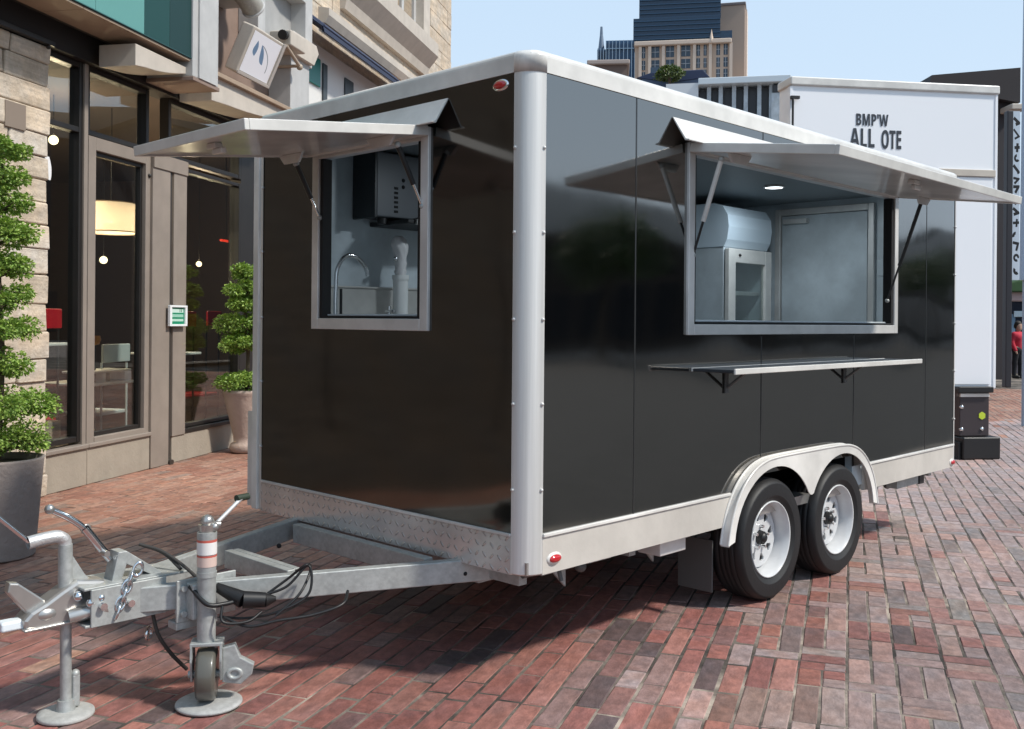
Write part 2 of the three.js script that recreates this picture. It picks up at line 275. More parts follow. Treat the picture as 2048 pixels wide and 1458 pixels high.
// ---------------------------------------------------------------- the food trailer
const L = 4.74, WD = 2.12, YB = 0.463, YT = 2.665;
const trailer = thing('food_trailer', 'black food trailer with white trim, two raised serving hatches and a tow hitch', 'food trailer');
const SW = [1.185, 3.56, 1.515, 2.37], FWN = [-1.49, -0.675, 1.53, 2.36];     // clear openings: side (x, y), front (z, y)
{
  const t = trailer, P = 0.632, Q = 2.575, R = 0.092;
  // black cladding, one sheet per seam
  const well = [1.69, 3.00, 0, 0.70], cuts = [0.09, 0.72, 1.86, 2.985, 4.12, 4.65];
  for (let i = 0; i < 5; i++) for (const [y0, y1] of i === 2 ? [[P, SW[2]], [SW[3], Q]] : [[P, Q]]) mesh('side_panel', walls(cuts[i] + 0.002, cuts[i + 1] - 0.002, y0, y1, [SW, well], (a, b, c, d) => box(a, b, c, d, -0.012, 0)), blackGloss, t);
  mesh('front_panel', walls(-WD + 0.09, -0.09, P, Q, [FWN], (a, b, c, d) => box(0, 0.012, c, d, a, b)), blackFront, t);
  const seamM = M([0.1, 0.1, 0.1], 0.3, { metalness: 0.8 });
  for (const x of cuts.slice(1, 5)) mesh('seam_strip', box(x - 0.004, x + 0.004, x === 1.86 ? 0.80 : P, x < 1 || x > 4 ? Q : SW[2] - 0.06, -0.006, 0.0015), seamM, t);
  for (const x of [1.86, 2.985]) mesh('seam_strip', box(x - 0.004, x + 0.004, 2.425, Q, -0.006, 0.0015), seamM, t);
  mesh('left_panel', box(0.09, L - 0.09, P, Q, -WD, -WD + 0.012), blackGloss, t);
  mesh('rear_panel', box(L - 0.012, L, P, Q, -WD + 0.09, -0.09), blackGloss, t);
  // insulated walls, floor and ceiling inside
  mesh('wall', walls(0.07, L - 0.07, 0.5, Q, [SW, well], (a, b, c, d) => box(a, b, c, d, -0.06, -0.0125)), liner, t);
  mesh('wall', walls(-WD + 0.0125, -0.061, 0.5, Q, [FWN], (a, b, c, d) => box(0.0125, 0.06, c, d, a, b)), liner, t);
  mesh('wall', box(0.061, L - 0.062, 0.5, Q, -WD + 0.0125, -WD + 0.06), liner, t);
  mesh('wall', box(L - 0.0615, L - 0.0125, 0.5, Q, -WD + 0.0125, -0.061), liner, t);
  mesh('ceiling', box(0.062, L - 0.063, 2.54, 2.57, -WD + 0.062, -0.062), linerDark, t);
  mesh('floor', box(0.02, L - 0.02, YB + 0.005, 0.52, -WD + 0.02, -0.02), steel, t);
  mesh('wheel_well', [box(1.69, 3.0, 0.701, 0.71, -0.36, -0.013), box(1.68, 1.689, 0.46, 0.71, -0.36, -0.013), box(3.001, 3.01, 0.46, 0.71, -0.36, -0.013), box(1.69, 3.0, 0.46, 0.70, -0.37, -0.36)], blackMatt, t);
  mesh('roof', rbox(0.02, L - 0.02, Q, YT - 0.012, -WD + 0.02, -0.02, 0.01), white, t);
  // trims: a profile with a rounded top edge round the roof, quarter-round posts at the corners
  const prof = (w) => { const a = [[0, Q - 0.004], [w, Q - 0.004]]; for (let k = 0; k <= 5; k++) { const g = k / 5 * Math.PI / 2; a.push([w - 0.03 + 0.03 * Math.cos(g), YT - 0.03 + 0.03 * Math.sin(g)]); } a.push([0, YT]); return a; };
  const cr = R + 0.006;
  const side = extrude(prof(cr), L - 2 * R).rotateY(Math.PI / 2);     // along +x, outline's x becomes -z
  const mk = (len, turn, x, z) => extrude(prof(cr), len).rotateY(turn).translate(x, 0, z);
  mesh('roof_trim', mk(L - 2 * R, -Math.PI / 2, L - R, -R), white, t);
  mesh('roof_trim', mk(WD - 2 * R, Math.PI, R, -R), white, t);
  mesh('roof_trim', mk(L - 2 * R, Math.PI / 2, R, -WD + R), white, t);
  mesh('roof_trim', mk(WD - 2 * R, 0, L - R, -WD + R), white, t);
  const corners = [[R, -R, -Math.PI / 2], [R, -WD + R, Math.PI], [L - R, -R, 0], [L - R, -WD + R, Math.PI / 2]];
  corners.forEach(([x, z, a], i) => {
    const cap = mesh('corner_cap', lathe(prof(cr + 0.001).map(([r, y]) => [Math.max(r, 0.0005), y]), 14, a, Math.PI / 2).translate(x, 0, z), white, t, true);
    const post = mesh('corner_post', [lathe([[0.001, YB], [cr - 0.012, YB], [cr - 0.004, YB + 0.008], [cr - 0.002, Q - 0.004], [0.001, Q - 0.004]], 14, a, Math.PI / 2).translate(x, 0, z)], alu, t, true);
    if (i < 3) { for (const y of [0.82, 1.18, 1.535, 1.9, 2.255]) { const riv = (x, z) => mesh('rivet', ball(x, y, z, 0.0085, 10, 8), alu, post); if (i === 0) { riv(-0.003, -0.084); riv(0.082, 0.003); } if (i === 1) riv(-0.003, -WD + 0.084); if (i === 2) riv(L - 0.084, 0.003); } }
  });
  mesh('corner_trim', rbox(-0.006, 0.02, YB + 0.002, Q - 0.006, -WD - 0.004, -WD + 0.05, 0.004), white, t);
  // skirts below the panels
  for (const [a, c] of [[R, 1.55], [3.14, L - R]]) mesh('side_skirt', box(a, c, YB, P - 0.012, -0.02, 0.003), skirtM, t);
  for (const [a, c] of [[R, 1.55], [3.14, L - R]]) mesh('skirt_ledge', rbox(a, c, P - 0.012, P + 0.004, -0.02, 0.012, 0.004), white, t);
  mesh('front_skirt', box(-0.003, 0.02, YB, P - 0.010, -WD + R, -R), plate, t);
  mesh('skirt_ledge', rbox(-0.010, 0.02, P - 0.010, P + 0.004, -WD + R, -R, 0.004), alu, t);
  // marker lights
  const light = (x, y, z, front) => {
    const s = sub('marker_light', t); s.position.set(x, y, z); if (front) s.rotation.y = -Math.PI / 2;
    const oval = (w, h, d, q) => { const g = new THREE.SphereGeometry(1, 24, 12, 0, Math.PI * 2, 0, Math.PI / 2).rotateX(Math.PI / 2); return g.scale(w, h, d).translate(0, 0, q); };
    mesh('lens', oval(0.037, 0.018, 0.016, 0.006), redLens, s); mesh('bezel', oval(0.048, 0.027, 0.012, 0), front ? chrome : white, s);
  };
  light(0, 2.53, -0.175, true); light(0.165, 0.522, 0.003, false); light(4.62, 0.50, 0.003, false);
  // window frames
  const frame = (ax, [a, b, c, d], w) => {
    const o = 0.015, i = -0.062, f = sub('window_frame', t), bar = (u0, u1, y0, y1, p, q) => ax === 'x' ? rbox(u0, u1, y0, y1, p, q, 0.004) : rbox(-q, -p, y0, y1, u0, u1, 0.004);
    mesh('frame', [bar(a - w, a + 0.004, c - w, d + w, -0.01, o), bar(b - 0.004, b + w, c - w, d + w, -0.01, o), bar(a + 0.004, b - 0.004, c - w, c + 0.004, -0.01, o), bar(a + 0.004, b - 0.004, d - 0.004, d + w, -0.01, o)], alu, f);
    mesh('seal', [bar(a + 0.0045, a + 0.028, c + 0.004, d - 0.004, -0.055, 0.004), bar(b - 0.034, b - 0.0045, c + 0.004, d - 0.004, -0.055, 0.004), bar(a + 0.028, b - 0.034, c + 0.0045, c + 0.016, -0.055, 0.006)], blackMatt, f);
    mesh('sill', bar(a + 0.028, b - 0.034, c + 0.016, c + 0.026, -0.06, -0.03), liner, f);
  };
  frame('x', SW, 0.05); frame('z', FWN, 0.052);
  // hatches: hinged at the window head, sloping slightly down
  function hatch(name, len, out, drop, place, strutTops, strutFeet, latchAt) {   // local: x along the wall, z out from it, y up
    const h = sub(name, t); place(h);
    const a = Math.atan2(drop, out), g = (geo) => geo.rotateX(a);
    const wd = Math.hypot(out, drop);
    mesh('awning_panel', g(box(0.02, len - 0.02, -0.036, -0.004, 0.02, wd - 0.02)), M([0.78, 0.78, 0.75], 0.3, { clearcoat: 0.3, map: T.soft }), h);
    mesh('awning_skin', g(box(0.02, len - 0.02, -0.004, 0.0, 0.02, wd - 0.02)), blackGloss, h);
    mesh('awning_edge', [g(rbox(0, len, -0.043, 0.003, wd - 0.022, wd, 0.004)), g(rbox(0, 0.022, -0.043, 0.003, 0, wd - 0.022, 0.004)), g(rbox(len - 0.022, len, -0.043, 0.003, 0, wd - 0.022, 0.004)), g(rbox(0.022, len - 0.022, -0.043, 0.003, 0, 0.022, 0.004))], white, h);
    for (const x of latchAt) { const l = mesh('latch', [g(rbox(x - 0.05, x + 0.02, -0.062, -0.0365, wd - 0.15, wd - 0.11, 0.006)), g(rbox(x - 0.02, x + 0.06, -0.088, -0.062, wd - 0.145, wd - 0.115, 0.008))], white, h); }
    strutTops.forEach((tp, k) => {
      const ft = strutFeet[k], mid = tp.map((c, i) => c + (ft[i] - c) * 0.64), s = sub('gas_strut', h), dark = ft[3];
      mesh('cylinder', rod(tp, mid, 0.0125), dark ? blackPlastic : white, s); mesh('piston_rod', rod(mid, ft.slice(0, 3), 0.0065), dark === 1 ? chrome : blackPlastic, s);
      mesh('ball_joint', ball(...tp, 0.016), galv, s); mesh('ball_joint', ball(...ft.slice(0, 3), 0.014), galv, s);
      mesh('strut_bracket', g(extrude([[-0.10, 0], [0.10, 0], [0.06, -0.042], [-0.06, -0.042]], 0.012, 0.002).translate(tp[0] + ft[4], -0.038, Math.hypot(tp[2], tp[1]) + 0.015)), alu, h);
    });
  }
  hatch('serving_hatch', 2.43, 0.78, 0.10, (h) => { h.position.set(1.125, 2.412, 0.024); },
    [[0.045, -0.09, 0.15], [2.385, -0.09, 0.18]], [[0.062, -0.55, -0.02, 0, 0.1], [2.36, -0.73, -0.03, 2, -0.05]], [1.14]);
  hatch('serving_hatch', 0.95, 0.94, 0.11, (h) => { h.position.set(-0.024, 2.412, -1.565); h.rotation.y = -Math.PI / 2; },
    [[0.88, -0.095, 0.12], [0.07, -0.095, 0.12]], [[0.895, -0.36, -0.015, 1, -0.06], [0.085, -0.36, -0.015, 1, 0.03]], [0.5]);
  // rain caps over the hatches
  const cap = (len) => extrude([[0, 2.522], [0.004, 2.525], [0.078, 2.412], [0.098, 2.408], [0.098, 2.403], [0.074, 2.404]], len);
  mesh('rain_cap', cap(2.70).rotateY(-Math.PI / 2).translate(2.70 + 1.005, 0, 0.001), white, t);
  mesh('rain_cap', cap(1.16).rotateY(Math.PI).translate(-0.001, 0, -0.505), white, t);
  // drop counter below the long window
  const sh = sub('counter_shelf', t);
  mesh('shelf_top', rbox(1.18, 3.42, 1.283, 1.300, 0.012, 0.245, 0.004), M([0.03, 0.034, 0.04], 0.3), sh); mesh('shelf_edge', rbox(1.18, 3.42, 1.277, 1.306, 0.245, 0.257, 0.004), white, sh);
  mesh('hinge_strip', rbox(1.18, 3.42, 1.283, 1.302, 0.001, 0.012, 0.003), alu, sh);
  for (const x of [1.50, 2.85]) mesh('bracket', [rod([x, 1.19, 0.012], [x, 1.28, 0.13], 0.008), rbox(x - 0.015, x + 0.015, 1.16, 1.28, 0.001, 0.012, 0.003), rbox(x - 0.012, x + 0.012, 1.272, 1.282, 0.013, 0.15, 0.003)], galvDark, sh);
  // ceiling lamps inside; the front one is added, unseen, to brighten the front window
  RectAreaLightUniformsLib.init();
  for (const lx of [3.62, 1.15]) {
    const cl = sub('ceiling_lamp', t);
    mesh('lamp_disc', new THREE.CylinderGeometry(0.062, 0.062, 0.01, 28).translate(lx, 2.532, -0.925), M([0.9, 0.9, 0.9], 0.5, { emissive: lin(0.86, 0.95, 1), emissiveIntensity: 3 }), cl);
    mesh('lamp_ring', new THREE.TorusGeometry(0.07, 0.009, 10, 32).rotateX(Math.PI / 2).translate(lx, 2.534, -0.925), white, cl);
    const pl = new THREE.RectAreaLight(new THREE.Color(0.8, 0.92, 1), 105, 0.12, 0.12); pl.position.set(lx, 2.524, -0.925); pl.lookAt(lx, 0, -0.925); scene.add(pl);
  }
  // inner door on the rear wall
  const dr = sub('rear_door', t);
  mesh('door_leaf', rbox(L - 0.085, L - 0.0635, 0.53, 2.43, -1.43, -0.68, 0.004), liner, dr);
  mesh('door_frame', [rbox(L - 0.10, L - 0.063, 0.53, 2.49, -1.49, -1.44, 0.006), rbox(L - 0.10, L - 0.063, 0.53, 2.49, -0.67, -0.62, 0.006), rbox(L - 0.10, L - 0.063, 2.435, 2.49, -1.44, -0.67, 0.006)], alu, dr);
  mesh('door_closer', [rbox(L - 0.14, L - 0.087, 2.36, 2.40, -1.40, -1.18, 0.006)], alu, dr);
  mesh('cable_duct', [rbox(L - 0.13, L - 0.062, 2.02, 2.53, -0.50, -0.40, 0.006), rbox(L - 0.17, L - 0.062, 1.9, 2.03, -0.56, -0.36, 0.006)], liner, t);
  // wheels
  const tyreP = [[0.205, -0.085], [0.232, -0.097], [0.27, -0.106], [0.305, -0.103], [0.322, -0.092], [0.333, -0.07]];
  for (const q of [-0.05, -0.02, 0.01, 0.04]) tyreP.push([0.336, q - 0.012], [0.336, q + 0.009], [0.328, q + 0.011], [0.328, q + 0.016]);
  tyreP.push([0.333, 0.07], [0.322, 0.092], [0.314, 0.099], [0.31, 0.1035], [0.302, 0.1045], [0.298, 0.1035], [0.27, 0.107], [0.25, 0.1045], [0.247, 0.106], [0.24, 0.1055], [0.235, 0.099], [0.205, 0.085]);
  const rimP = [[0.19, -0.07], [0.19, 0.03], [0.197, 0.06], [0.206, 0.078], [0.212, 0.088], [0.208, 0.095], [0.203, 0.092], [0.197, 0.08], [0.186, 0.06], [0.178, 0.02], [0.172, -0.005], [0.160, -0.012]];
  const disc = () => {
    const s = new THREE.Shape(); s.absarc(0, 0, 0.163, 0, Math.PI * 2);
    for (let k = 0; k < 8; k++) { const a = k / 8 * Math.PI * 2, p = (r, q) => new THREE.Vector2(r * Math.cos(a + q), r * Math.sin(a + q)), h = new THREE.Path(); h.setFromPoints([p(0.090, -0.07), p(0.128, -0.21), p(0.140, -0.13), p(0.140, 0.13), p(0.128, 0.21), p(0.090, 0.07)]); s.holes.push(h); }
    const hub = new THREE.Path(); hub.absarc(0, 0, 0.042, 0, Math.PI * 2); s.holes.push(hub);
    return new THREE.ExtrudeGeometry(s, { depth: 0.008, bevelEnabled: true, bevelSize: 0.003, bevelThickness: 0.003, bevelSegments: 2, curveSegments: 24 });
  };
  const wheel = (x, z, turn, flip) => {
    const w = sub('wheel', t); w.position.set(x, 0.334, z); if (flip) w.rotation.y = Math.PI;
    const roll = (g) => g.rotateX(Math.PI / 2).rotateZ(turn);
    mesh('tyre', roll(lathe(tyreP, 64)), rubber, w); mesh('rim', [roll(lathe(rimP, 48)), disc().rotateZ(turn).translate(0, 0, 0.008)], rimWhite, w);
    mesh('hub', [new THREE.CylinderGeometry(0.036, 0.042, 0.04, 24).rotateX(Math.PI / 2).translate(0, 0, 0.024), ball(0, 0, 0.06, 0.03).scale(1, 1, 0.7)], blackPlastic, w);
    const nuts = []; for (let k = 0; k < 5; k++) { const a = k / 5 * Math.PI * 2 + turn; nuts.push(new THREE.CylinderGeometry(0.009, 0.011, 0.022, 6).rotateX(Math.PI / 2).translate(0.062 * Math.cos(a), 0.062 * Math.sin(a), 0.03)); }
    mesh('wheel_nut', nuts, chrome, w);
    mesh('brake_drum', new THREE.CylinderGeometry(0.14, 0.14, 0.06, 24).rotateX(Math.PI / 2).translate(0, 0, -0.065), blackMatt, w);
  };
  wheel(1.945, -0.07, 0.2, false); wheel(2.74, -0.07, 0.55, false); wheel(1.945, -WD + 0.055, 0.1, true); wheel(2.74, -WD + 0.055, 0.4, true);
  for (const x of [1.945, 2.74]) mesh('axle', rod([x, 0.334, -WD + 0.1], [x, 0.334, -0.1], 0.03), galvDark, t);
  // tandem fender
  {
    const half = [[-0.885, 0.375], [-0.86, 0.47], [-0.805, 0.585], [-0.72, 0.68], [-0.615, 0.745], [-0.5, 0.778], [-0.4, 0.787]];
    const top = [...half, [0, 0.79], ...half.map(([x, y]) => [-x, y]).reverse()].map(([x, y]) => V(x + 2.343, y, 0));
    const line = new THREE.CatmullRomCurve3(top, false, 'centripetal').getPoints(90);
    const arch = (cx, dir) => { const o = []; for (let k = 0; k <= 28; k++) { const a = Math.PI * k / 28; o.push([cx + 0.43 * Math.cos(a) * dir, 0.345 + 0.395 * Math.sin(a)]); } return o; };
    const r = arch(2.74, 1).filter(([x, y]) => x > 2.36 && y >= 0.374), l = arch(1.945, 1).filter(([x, y]) => x < 2.33 && y >= 0.374);
    const vee = []; for (let k = 1; k < 8; k++) { const a = Math.PI * k / 8; vee.push([2.345 + 0.03 * Math.cos(a), r[r.length - 1][1] - 0.018 * Math.sin(a)]); }
    const out = [...line.map((p) => [p.x, p.y]), ...r, ...vee, ...l];
    const fe = sub('fender', t);
    mesh('fender_face', extrude(out, 0.006).translate(0, 0, 0.049), white, fe);
    const band = []; for (let k = 0; k + 1 < line.length; k++) { const a = line[k], b = line[k + 1]; band.push(a.x, a.y, 0.001, a.x, a.y, 0.055, b.x, b.y, 0.055, a.x, a.y, 0.001, b.x, b.y, 0.055, b.x, b.y, 0.001); }
    const under = line.map((p) => V(p.x + (2.343 - p.x) * 0.006, p.y - 0.006, 0));
    for (let k = 0; k + 1 < line.length; k++) { const a = under[k], b = under[k + 1]; band.push(a.x, a.y, 0.001, b.x, b.y, 0.055, a.x, a.y, 0.055, a.x, a.y, 0.001, b.x, b.y, 0.001, b.x, b.y, 0.055); }
    const bg = new THREE.BufferGeometry(); bg.setAttribute('position', new THREE.Float32BufferAttribute(band, 3)); bg.computeVertexNormals();
    mesh('fender_band', bg, white, fe);
    mesh('fender_lip', [new THREE.TubeGeometry(new THREE.CatmullRomCurve3(line.map((p) => V(p.x, p.y + 0.002, 0.053))), 100, 0.0075, 8), new THREE.TubeGeometry(new THREE.CatmullRomCurve3(line.map((p) => V(p.x, p.y + 0.004, 0.006))), 100, 0.007, 8)], white, fe);
  }
  mesh('mud_flap', rbox(1.575, 1.587, 0.08, 0.36, -0.34, -0.12, 0.004), M([0.09, 0.09, 0.088], 0.7), t);
  // chassis under the floor
  for (const z of [-0.42, -WD + 0.37]) mesh('chassis_rail', box(0.08, L - 0.05, 0.36, 0.462, z, z + 0.05), galv, t);
  for (const x of [0.12, 0.9, 1.3, 3.3, 4.0, 4.6]) mesh('chassis_cross_member', box(x, x + 0.05, 0.38, 0.4625, -WD + 0.16, -0.16), galv, t);
  const st = (x, dir) => { const s = sub('stabiliser_leg', t); mesh('leg_plate', [extrude([[0, 0], [0.16 * dir, 0], [0.16 * dir, -0.15]], 0.012).translate(x, 0.46, -0.2), rbox(x + Math.min(0, 0.5 * dir), x + Math.max(0, 0.5 * dir), 0.385, 0.43, -0.24, -0.19, 0.004)], galv, s); mesh('leg_screw', [rod([x + 0.1 * dir, 0.425, -0.17], [x + 0.3 * dir, 0.405, -0.17], 0.012), ball(x + 0.22 * dir, 0.40, -0.15, 0.028)], galvDark, s); };
  st(0.30, 1); st(0.98, 1); st(3.62, 1);
  mesh('pipe', [rod([0.1, 0.435, -0.12], [0.7, 0.43, -0.12], 0.012), rod([0.33, 0.44, -0.12], [0.33, 0.375, -0.1], 0.01)], galvDark, t);
  mesh('battery_tray', rbox(1.02, 1.24, 0.375, 0.46, -0.2, -0.06, 0.006), alu, t);
  mesh('bumper_bracket', [rbox(3.80, 4.16, 0.385, 0.455, -0.14, -0.06, 0.004)], galv, t); mesh('bumper_bracket', rbox(4.16, 4.24, 0.38, 0.46, -0.12, -0.05, 0.004), blackPlastic, t);
  mesh('side_door_trim', [rbox(0.04, 0.10, 0.95, 2.4, -WD - 0.045, -WD - 0.002, 0.006), extrude([[0.03, 0.465], [0.10, 0.465], [0.10, 1.0], [0.03, 1.0]], 0.10).translate(0, 0, -WD - 0.105)], alu, t);

  // ---- tow hitch
  const beam = (s) => { const a = [0.14, 0.37, -1.06 + s * 0.70], b = [-1.24, 0.37, -1.06 + s * 0.075], dx = b[0] - a[0], dz = b[2] - a[2], l = Math.hypot(dx, dz), g = rbox(0, l, 0, 0.1, -0.025, 0.025, 0.006); return g.rotateY(Math.atan2(-dz, dx)).translate(a[0], a[1], a[2]); };
  for (const s of [1, -1]) mesh('drawbar_beam', beam(s), galv, t);
  mesh('cross_member', [rbox(-0.09, -0.04, 0.372, 0.468, -1.58, -0.54, 0.005)], galv, t);
  mesh('cross_member', [rbox(-0.63, -0.59, 0.38, 0.462, -1.32, -0.80, 0.005), rbox(-0.59, -0.56, 0.455, 0.462, -1.31, -0.81, 0.002)], galv, t);
  mesh('bolt', [ball(0.02, 0.41, -0.425 + 0.03, 0.012), ball(-0.3, 0.42, -1.38, 0.012)], blackMatt, t);
  const cp = sub('coupler', t);
  mesh('coupler_channel', [rbox(-1.42, -0.98, 0.352, 0.362, -1.17, -0.95, 0.003), rbox(-1.42, -0.98, 0.490, 0.500, -1.16, -0.96, 0.003), rbox(-1.40, -1.10, 0.352, 0.496, -0.955, -0.943, 0.003), rbox(-1.40, -1.02, 0.352, 0.496, -1.177, -1.165, 0.003)], galv, cp);
  mesh('socket', [extrude([[-1.33, 0.495], [-1.42, 0.51], [-1.47, 0.485], [-1.53, 0.45], [-1.585, 0.425], [-1.605, 0.405], [-1.60, 0.385], [-1.55, 0.372], [-1.47, 0.378], [-1.40, 0.392], [-1.33, 0.40]], 0.07, 0.014).translate(0, 0, -1.095), new THREE.SphereGeometry(0.052, 22, 14).scale(1.15, 0.75, 1.15).translate(-1.535, 0.418, -1.06), rod([-1.46, 0.395, -1.0], [-1.33, 0.415, -0.965], 0.024, 0.028), rbox(-1.62, -1.36, 0.368, 0.378, -1.12, -1.0, 0.004)], steel, cp);
  mesh('latch_lever', [extrude([[-1.53, 0.455], [-1.50, 0.43], [-1.57, 0.40], [-1.66, 0.52], [-1.655, 0.545], [-1.63, 0.54]], 0.03, 0.006).translate(0, 0, -1.075)], steel, cp);
  mesh('latch_tip', rbox(-1.69, -1.585, 0.375, 0.412, -1.09, -1.03, 0.01), M([0.72, 0.78, 0.82], 0.3), cp);
  mesh('coupler_bolt', [ball(-1.43, 0.47, -0.99, 0.02), ball(-1.395, 0.445, -0.96, 0.018), ball(-1.36, 0.46, -0.95, 0.015), rod([-1.36, 0.43, -1.2], [-1.36, 0.43, -0.92], 0.014), rod([-1.25, 0.42, -1.2], [-1.25, 0.42, -0.925], 0.014)], chrome, cp);
  mesh('handbrake_bracket', [extrude([[-1.29, 0.50], [-1.255, 0.50], [-1.235, 0.56], [-1.13, 0.50], [-1.09, 0.50], [-1.235, 0.605], [-1.265, 0.605]], 0.07, 0.003).translate(0, 0, -1.08)], galv, cp);
  const hb = sub('handbrake_lever', t);
  mesh('lever', [tube([[-1.515, 0.803, -1.05], [-1.45, 0.765, -1.05], [-1.385, 0.712, -1.05], [-1.335, 0.64, -1.05], [-1.285, 0.575, -1.05]], 0.0125, 30), tube([[-1.385, 0.715, -1.05], [-1.34, 0.655, -1.052], [-1.30, 0.60, -1.05]], 0.018, 20)], chrome, hb);
  mesh('lever_collar', [ball(-1.515, 0.803, -1.05, 0.019), new THREE.TorusGeometry(0.016, 0.005, 8, 16).translate(-1.378, 0.708, -1.05), rod([-1.315, 0.61, -1.09], [-1.315, 0.61, -1.0], 0.012)], steel, hb);
  const sd = sub('prop_stand', t);
  mesh('stand_tube', [rod([-1.448, 0.36, -1.06], [-1.452, 0.66, -1.06], 0.028, 0.026, 20), rod([-1.445, 0.03, -1.06], [-1.448, 0.36, -1.06], 0.021, 0.021, 20)], galv, sd);
  mesh('stand_elbow', tube([[-1.452, 0.655, -1.06], [-1.455, 0.675, -1.06], [-1.478, 0.693, -1.06], [-1.52, 0.694, -1.06], [-1.59, 0.686, -1.06]], 0.024, 30, 14), M([0.6, 0.6, 0.6], 0.45, { metalness: 0.6, bumpMap: T.grain, bumpScale: 0.004 }), sd);
  mesh('stand_handle', [rod([-1.585, 0.69, -1.06], [-1.71, 0.812, -1.06], 0.0085), ball(-1.71, 0.812, -1.06, 0.011)], chrome, sd);
  mesh('gusset', extrude([[-1.43, 0.50], [-1.35, 0.50], [-1.38, 0.535], [-1.43, 0.62]], 0.012).translate(0, 0, -1.066), galv, sd);
  mesh('stand_clamp', [rbox(-1.425, -1.395, 0.03, 0.155, -1.075, -1.045, 0.008), ball(-1.41, 0.155, -1.06, 0.017), rod([-1.445, 0.024, -1.06], [-1.445, 0.065, -1.06], 0.036, 0.03, 18)], galv, sd);
  mesh('foot_plate', lathe([[0.001, 0.0], [0.098, 0.0], [0.104, 0.006], [0.102, 0.018], [0.08, 0.025], [0.001, 0.027]], 40).translate(-1.445, 0, -1.06), M([0.50, 0.50, 0.48], 0.6, { map: T.zinc }), sd);
  // ---- jockey wheel
  const jx = -1.012, jz = -0.784, jk = sub('jockey_wheel', t), jw = sub('support_wheel', t);
  mesh('jack_tube', [rod([jx, 0.245, jz], [jx, 0.64, jz], 0.036, 0.036, 28), rod([jx, 0.64, jz], [jx, 0.685, jz], 0.0385, 0.0385, 28), rod([jx, 0.51, jz], [jx, 0.53, jz], 0.0385, 0.0385, 28)], galv, jk);
  mesh('label_band', [rod([jx, 0.6, jz], [jx, 0.648, jz], 0.0388, 0.0388, 28)], M([0.78, 0.76, 0.74], 0.5), jk); mesh('label_band', rod([jx, 0.552, jz], [jx, 0.59, jz], 0.0378, 0.0378, 28), M([0.66, 0.5, 0.44], 0.5), jk);
  mesh('red_stripe', [rod([jx, 0.648, jz], [jx, 0.658, jz], 0.0388, 0.0388, 28), rod([jx, 0.59, jz], [jx, 0.596, jz], 0.0383, 0.0383, 28)], M([0.55, 0.12, 0.09], 0.5), jk);
  mesh('gear_head', [rod([jx, 0.685, jz], [jx, 0.715, jz], 0.03, 0.034, 20), ball(jx, 0.728, jz, 0.026), ball(jx + 0.02, 0.705, jz + 0.02, 0.018), rod([jx, 0.712, jz], [jx + 0.05, 0.71, jz + 0.01], 0.014)], steel, jk);
  mesh('crank', rod([jx + 0.03, 0.705, jz], [-0.85, 0.795, jz - 0.02], 0.0085), M([0.7, 0.7, 0.7], 0.3, { metalness: 0.5 }), jk);
  mesh('crank_grip', rod([-0.872, 0.797, jz - 0.02], [-0.81, 0.797, jz - 0.035], 0.014), M([0.03, 0.045, 0.03], 0.6), jk);
  jw.position.set(jx + 0.005, 0.125, jz); jw.rotation.y = -0.62; jw.scale.x = 1.3;
  mesh('roller', lathe([[0.02, -0.026], [0.07, -0.03], [0.096, -0.028], [0.103, -0.018], [0.104, 0], [0.103, 0.018], [0.096, 0.028], [0.07, 0.03], [0.02, 0.026]], 40).rotateZ(Math.PI / 2), M([0.10, 0.095, 0.08], 0.35, { clearcoat: 0.3 }), jw);
  mesh('fork', [extrude([[-0.045, 0.13], [0.045, 0.13], [0.05, 0.06], [0.028, -0.02], [-0.028, -0.02], [-0.05, 0.06]], 0.006).rotateY(Math.PI / 2).translate(-0.046, 0, 0), extrude([[-0.045, 0.13], [0.045, 0.13], [0.05, 0.06], [0.028, -0.02], [-0.028, -0.02], [-0.05, 0.06]], 0.006).rotateY(Math.PI / 2).translate(0.04, 0, 0), rbox(-0.048, 0.048, 0.118, 0.132, -0.045, 0.045, 0.004), rod([-0.055, 0, 0], [0.06, 0, 0], 0.014)], galv, jw);
  mesh('axle_lug', [extrude([[0, 0.10], [0.03, 0.11], [0.045, 0.06], [0.085, 0.03], [0.08, -0.005], [0.05, -0.04], [0.0, -0.03]], 0.03, 0.004).translate(0.05, 0, -0.015), new THREE.TorusGeometry(0.018, 0.008, 8, 18).translate(0.082, 0.0, 0.02)], galv, jw);
  mesh('jack_clamp', [rbox(-1.10, -0.84, 0.325, 0.492, -0.868, -0.856, 0.004), rbox(jx - 0.05, jx + 0.05, 0.34, 0.48, -0.857, -0.80, 0.006), rod([-1.075, 0.46, -0.90], [-1.075, 0.46, -0.84], 0.012), rod([-1.075, 0.36, -0.90], [-1.075, 0.36, -0.84], 0.012), rbox(-1.10, -0.92, 0.295, 0.325, -0.93, -0.86, 0.004)], galv, jk);
  // cables, chain, ring
  mesh('breakaway_cable', [tube([[-1.13, 0.60, -1.12], [-1.07, 0.575, -1.05], [-1.02, 0.52, -0.95], [-1.0, 0.47, -0.84]], 0.007), tube([[-1.12, 0.595, -1.13], [-1.06, 0.565, -1.06], [-1.03, 0.51, -0.96]], 0.007), tube([[-1.13, 0.345, -1.0], [-1.115, 0.26, -0.98], [-1.06, 0.17, -0.98], [-0.985, 0.085, -0.99]], 0.008)], M([0.045, 0.04, 0.036], 0.6), t);
